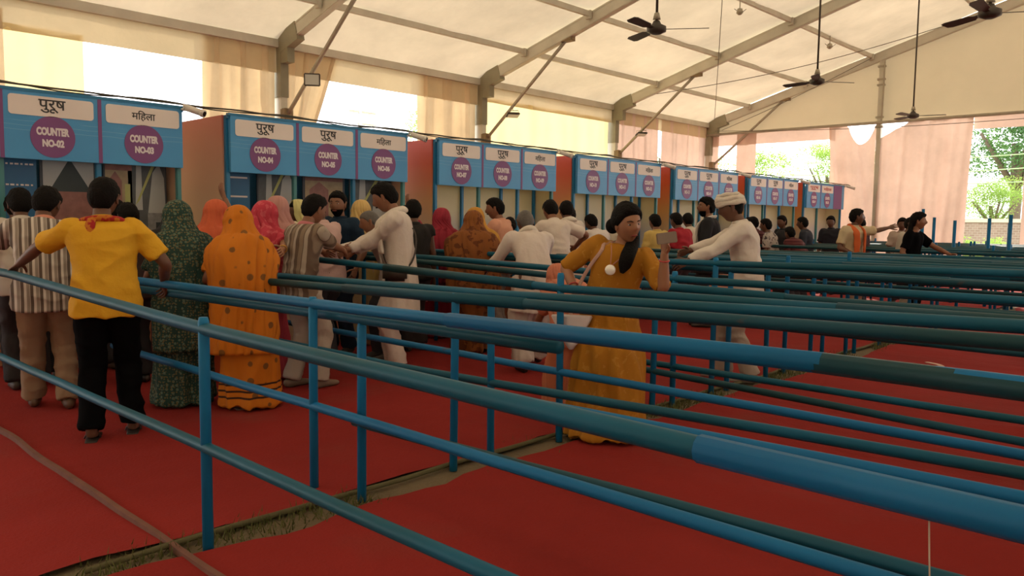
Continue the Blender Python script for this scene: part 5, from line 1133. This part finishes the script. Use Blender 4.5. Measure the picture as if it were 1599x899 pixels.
bm = bmesh.new(); pts = [P['Sh'][1]-lx*.05+Vector((0, .0, .055)), P['Sh'][1]-lx*.045+Vector((0, .09, -.01)), sp(.6)+lx*.165+Vector((0, .08, 0)), sp(.3)+lx*.21+Vector((0, .05, 0)), sp(-.1)+lx*.25+Vector((0, .09, 0)), sp(-.22)+lx*.24+Vector((0, .13, 0))]
pp, vv = smooth_path(pts, [(.012, .004)]*6, 4); tube(bm, pp, vv, 8); build('strap', bm, mat('strap_pink', (.50, .30, .24), .6), bg_); bg_.name = 'carry_bag'
tag(bg_, 'white carry bag hanging from a pink strap at the side of the mustard dress', 'bag')
bm = bmesh.new(); c0 = sp(-.40)+lx*.24+Vector((0, .13, 0)); R = []
for dz, wx in ((.10, .13), (.09, .135), (0, .09), (-.08, .045), (-.12, .015)): R.append([c0+Vector((math.cos(2*PI*k/16)*wx, math.sin(2*PI*k/16)*.035, dz)) for k in range(16)])
rings(bm, R); build('bag', bm, mat('bag_white', (.66, .60, .60), .6, .05), bg_, smooth=True)
w_ = P['Wr'][-1]; d = (w_-P['El'][-1]).normalized(); c_ = w_+d*.10+Vector((-.01, .062, .0)); 
ph = empty('phone', t.location, t.rotation_euler.z); bm = bmesh.new(); box(bm, (0, 0, 0), (.13, .012, .068), bev=.005); bmesh.ops.transform(bm, matrix=Matrix.Translation(c_) @ Matrix.Rotation(math.radians(8), 4, 'Y') @ Matrix.Rotation(math.radians(20), 4, 'Z'), verts=bm.verts[:]); build('case', bm, mat('phone_tan', (.22, .16, .12), .5), ph); tag(ph, 'phone in a brown case held up by the woman in the mustard dress', 'phone')
# far group
person('person in a red shirt seen from behind at counter thirteen', -6.45, 10.5, 1.62, 80, 12, 0, (0, 15, 0), top=('shirt', (.36, .02, .035), 'half', .12), bottom=('trousers', (.06, .05, .06)), skin=1, vox=.02, wide=1.1)
person('person in a white shirt right beside the red shirt', -6.9, 11.55, 1.64, 70, 14, 0, (20, 18, 0), top=('shirt', (.60, .54, .46), 'half', .12), bottom=('trousers', (.06, .05, .06)), skin=1, vox=.02)
P = person('bearded person in a dark suit in profile with a white lanyard', -5.6, 9.85, 1.80, 115, 2, 0, (-20, 0, 0), ((.16, .28, .95), (-.2, .25, .95)), top=('coat', (.018, .018, .022), 'full', .22), bottom=('trousers', (.02, .02, .025)), skin=0, hair='beard', vox=.018, extra={'scarf': (mat('lanyard_white', (.7, .66, .6), .6), .45, .45, .014)})
P = person('person in a white turban and white shirt stretching both arms to the railing', -3.42, 6.62, 1.74, 120, 12, 0, (-4, 18, 0), (W_(-3.84, 6.30, 1.16), W_(-3.74, 6.02, 1.04)), top=('shirt', (.66, .60, .55), 'full', .30), bottom=('trousers', (.38, .32, .27)), skin=1, hair='turban', vox=.013, feet='shoes', shoe=(.25, .2, .17), stance=((.10, .12), (-.10, -.1)), pole=((.3, -.3, -1), (-.3, -.3, -1)), wide=1.2)
for (x, y, h, f, ln, cl, lb) in ((-6.6, 13.3, 1.60, 80, 16, MAROON, 'person in dark maroon bending at counter sixteen'), (-6.3, 13.2, 1.56, 100, 14, PATW, 'person in a checked shirt right of the turbaned man'), (-5.9, 13.35, 1.50, 70, 38, MAROON, 'person in a maroon shirt stooping low over the railings'),
     (-6.7, 14.6, 1.62, 160, 6, (.03, .03, .035), 'person in black facing the lanes before counter seventeen'), (-6.4, 14.9, 1.60, 100, 8, (.03, .035, .05), 'person in a dark blue jacket before counter eighteen'), (-6.6, 16.6, 1.64, 190, 4, (.02, .02, .03), 'person in a dark suit facing the camera before counter nineteen'),
     (-5.35, 14.9, 1.60, 120, 4, (.06, .03, .03), 'person in dark brown left behind the man with the orange scarf'), (-4.9, 15.6, 1.60, 200, 4, (.5, .4, .34), 'person far back glimpsed under the outstretched arm'), (-7.0, 13.9, 1.58, 80, 8, (.05, .04, .05), 'dark-haired person by the booth post of counter sixteen')):
    person(lb, x, y, h, f, ln, 0, (0, 8, 0), top=('shirt', cl, 'half' if ln < 30 else 'full', .14), bottom=('trousers', (.04, .04, .05)), skin=1, vox=.024)
P = person('person in a cream shirt with an orange scarf stretching one arm out to the right', -4.72, 12.75, 1.70, 250, 3, 0, (-50, 0, 0), ((.22, .22, 1.0), (-.78, .10, 1.42)), top=('shirt', (.56, .46, .30), 'half', .14), bottom=('trousers', (.36, .27, .2)), skin=1, vox=.016, extra={'scarf': (mat('scarf_orange', (.65, .13, .03), .8, .1, 5), .42, .42, .05), 'moustache': 1}, curl=(25, 10), pole=(None, (0, 0, -1)), wide=1.12)
P = person('woman in a black top with long black hair reaching a hand along the railing', -3.78, 12.55, 1.64, 268, 6, 0, (-14, 2, 0), ((.22, .1, .9), (-.30, .52, 1.02)), top=('kurta', BLK, 'half', .45), bottom=('trousers', BLK), skin=0, hair='long', vox=.016, pole=(None, (-.3, -.6, -.6)), wide=1.05)
person('person in pale grey standing close behind the woman in the black top', -4.15, 13.4, 1.60, 270, 8, 0, (0, 5, 0), top=('kurta', (.50, .46, .40), 'full', .4), bottom=('trousers', (.4, .36, .3)), skin=1, hair='bald', vox=.02)
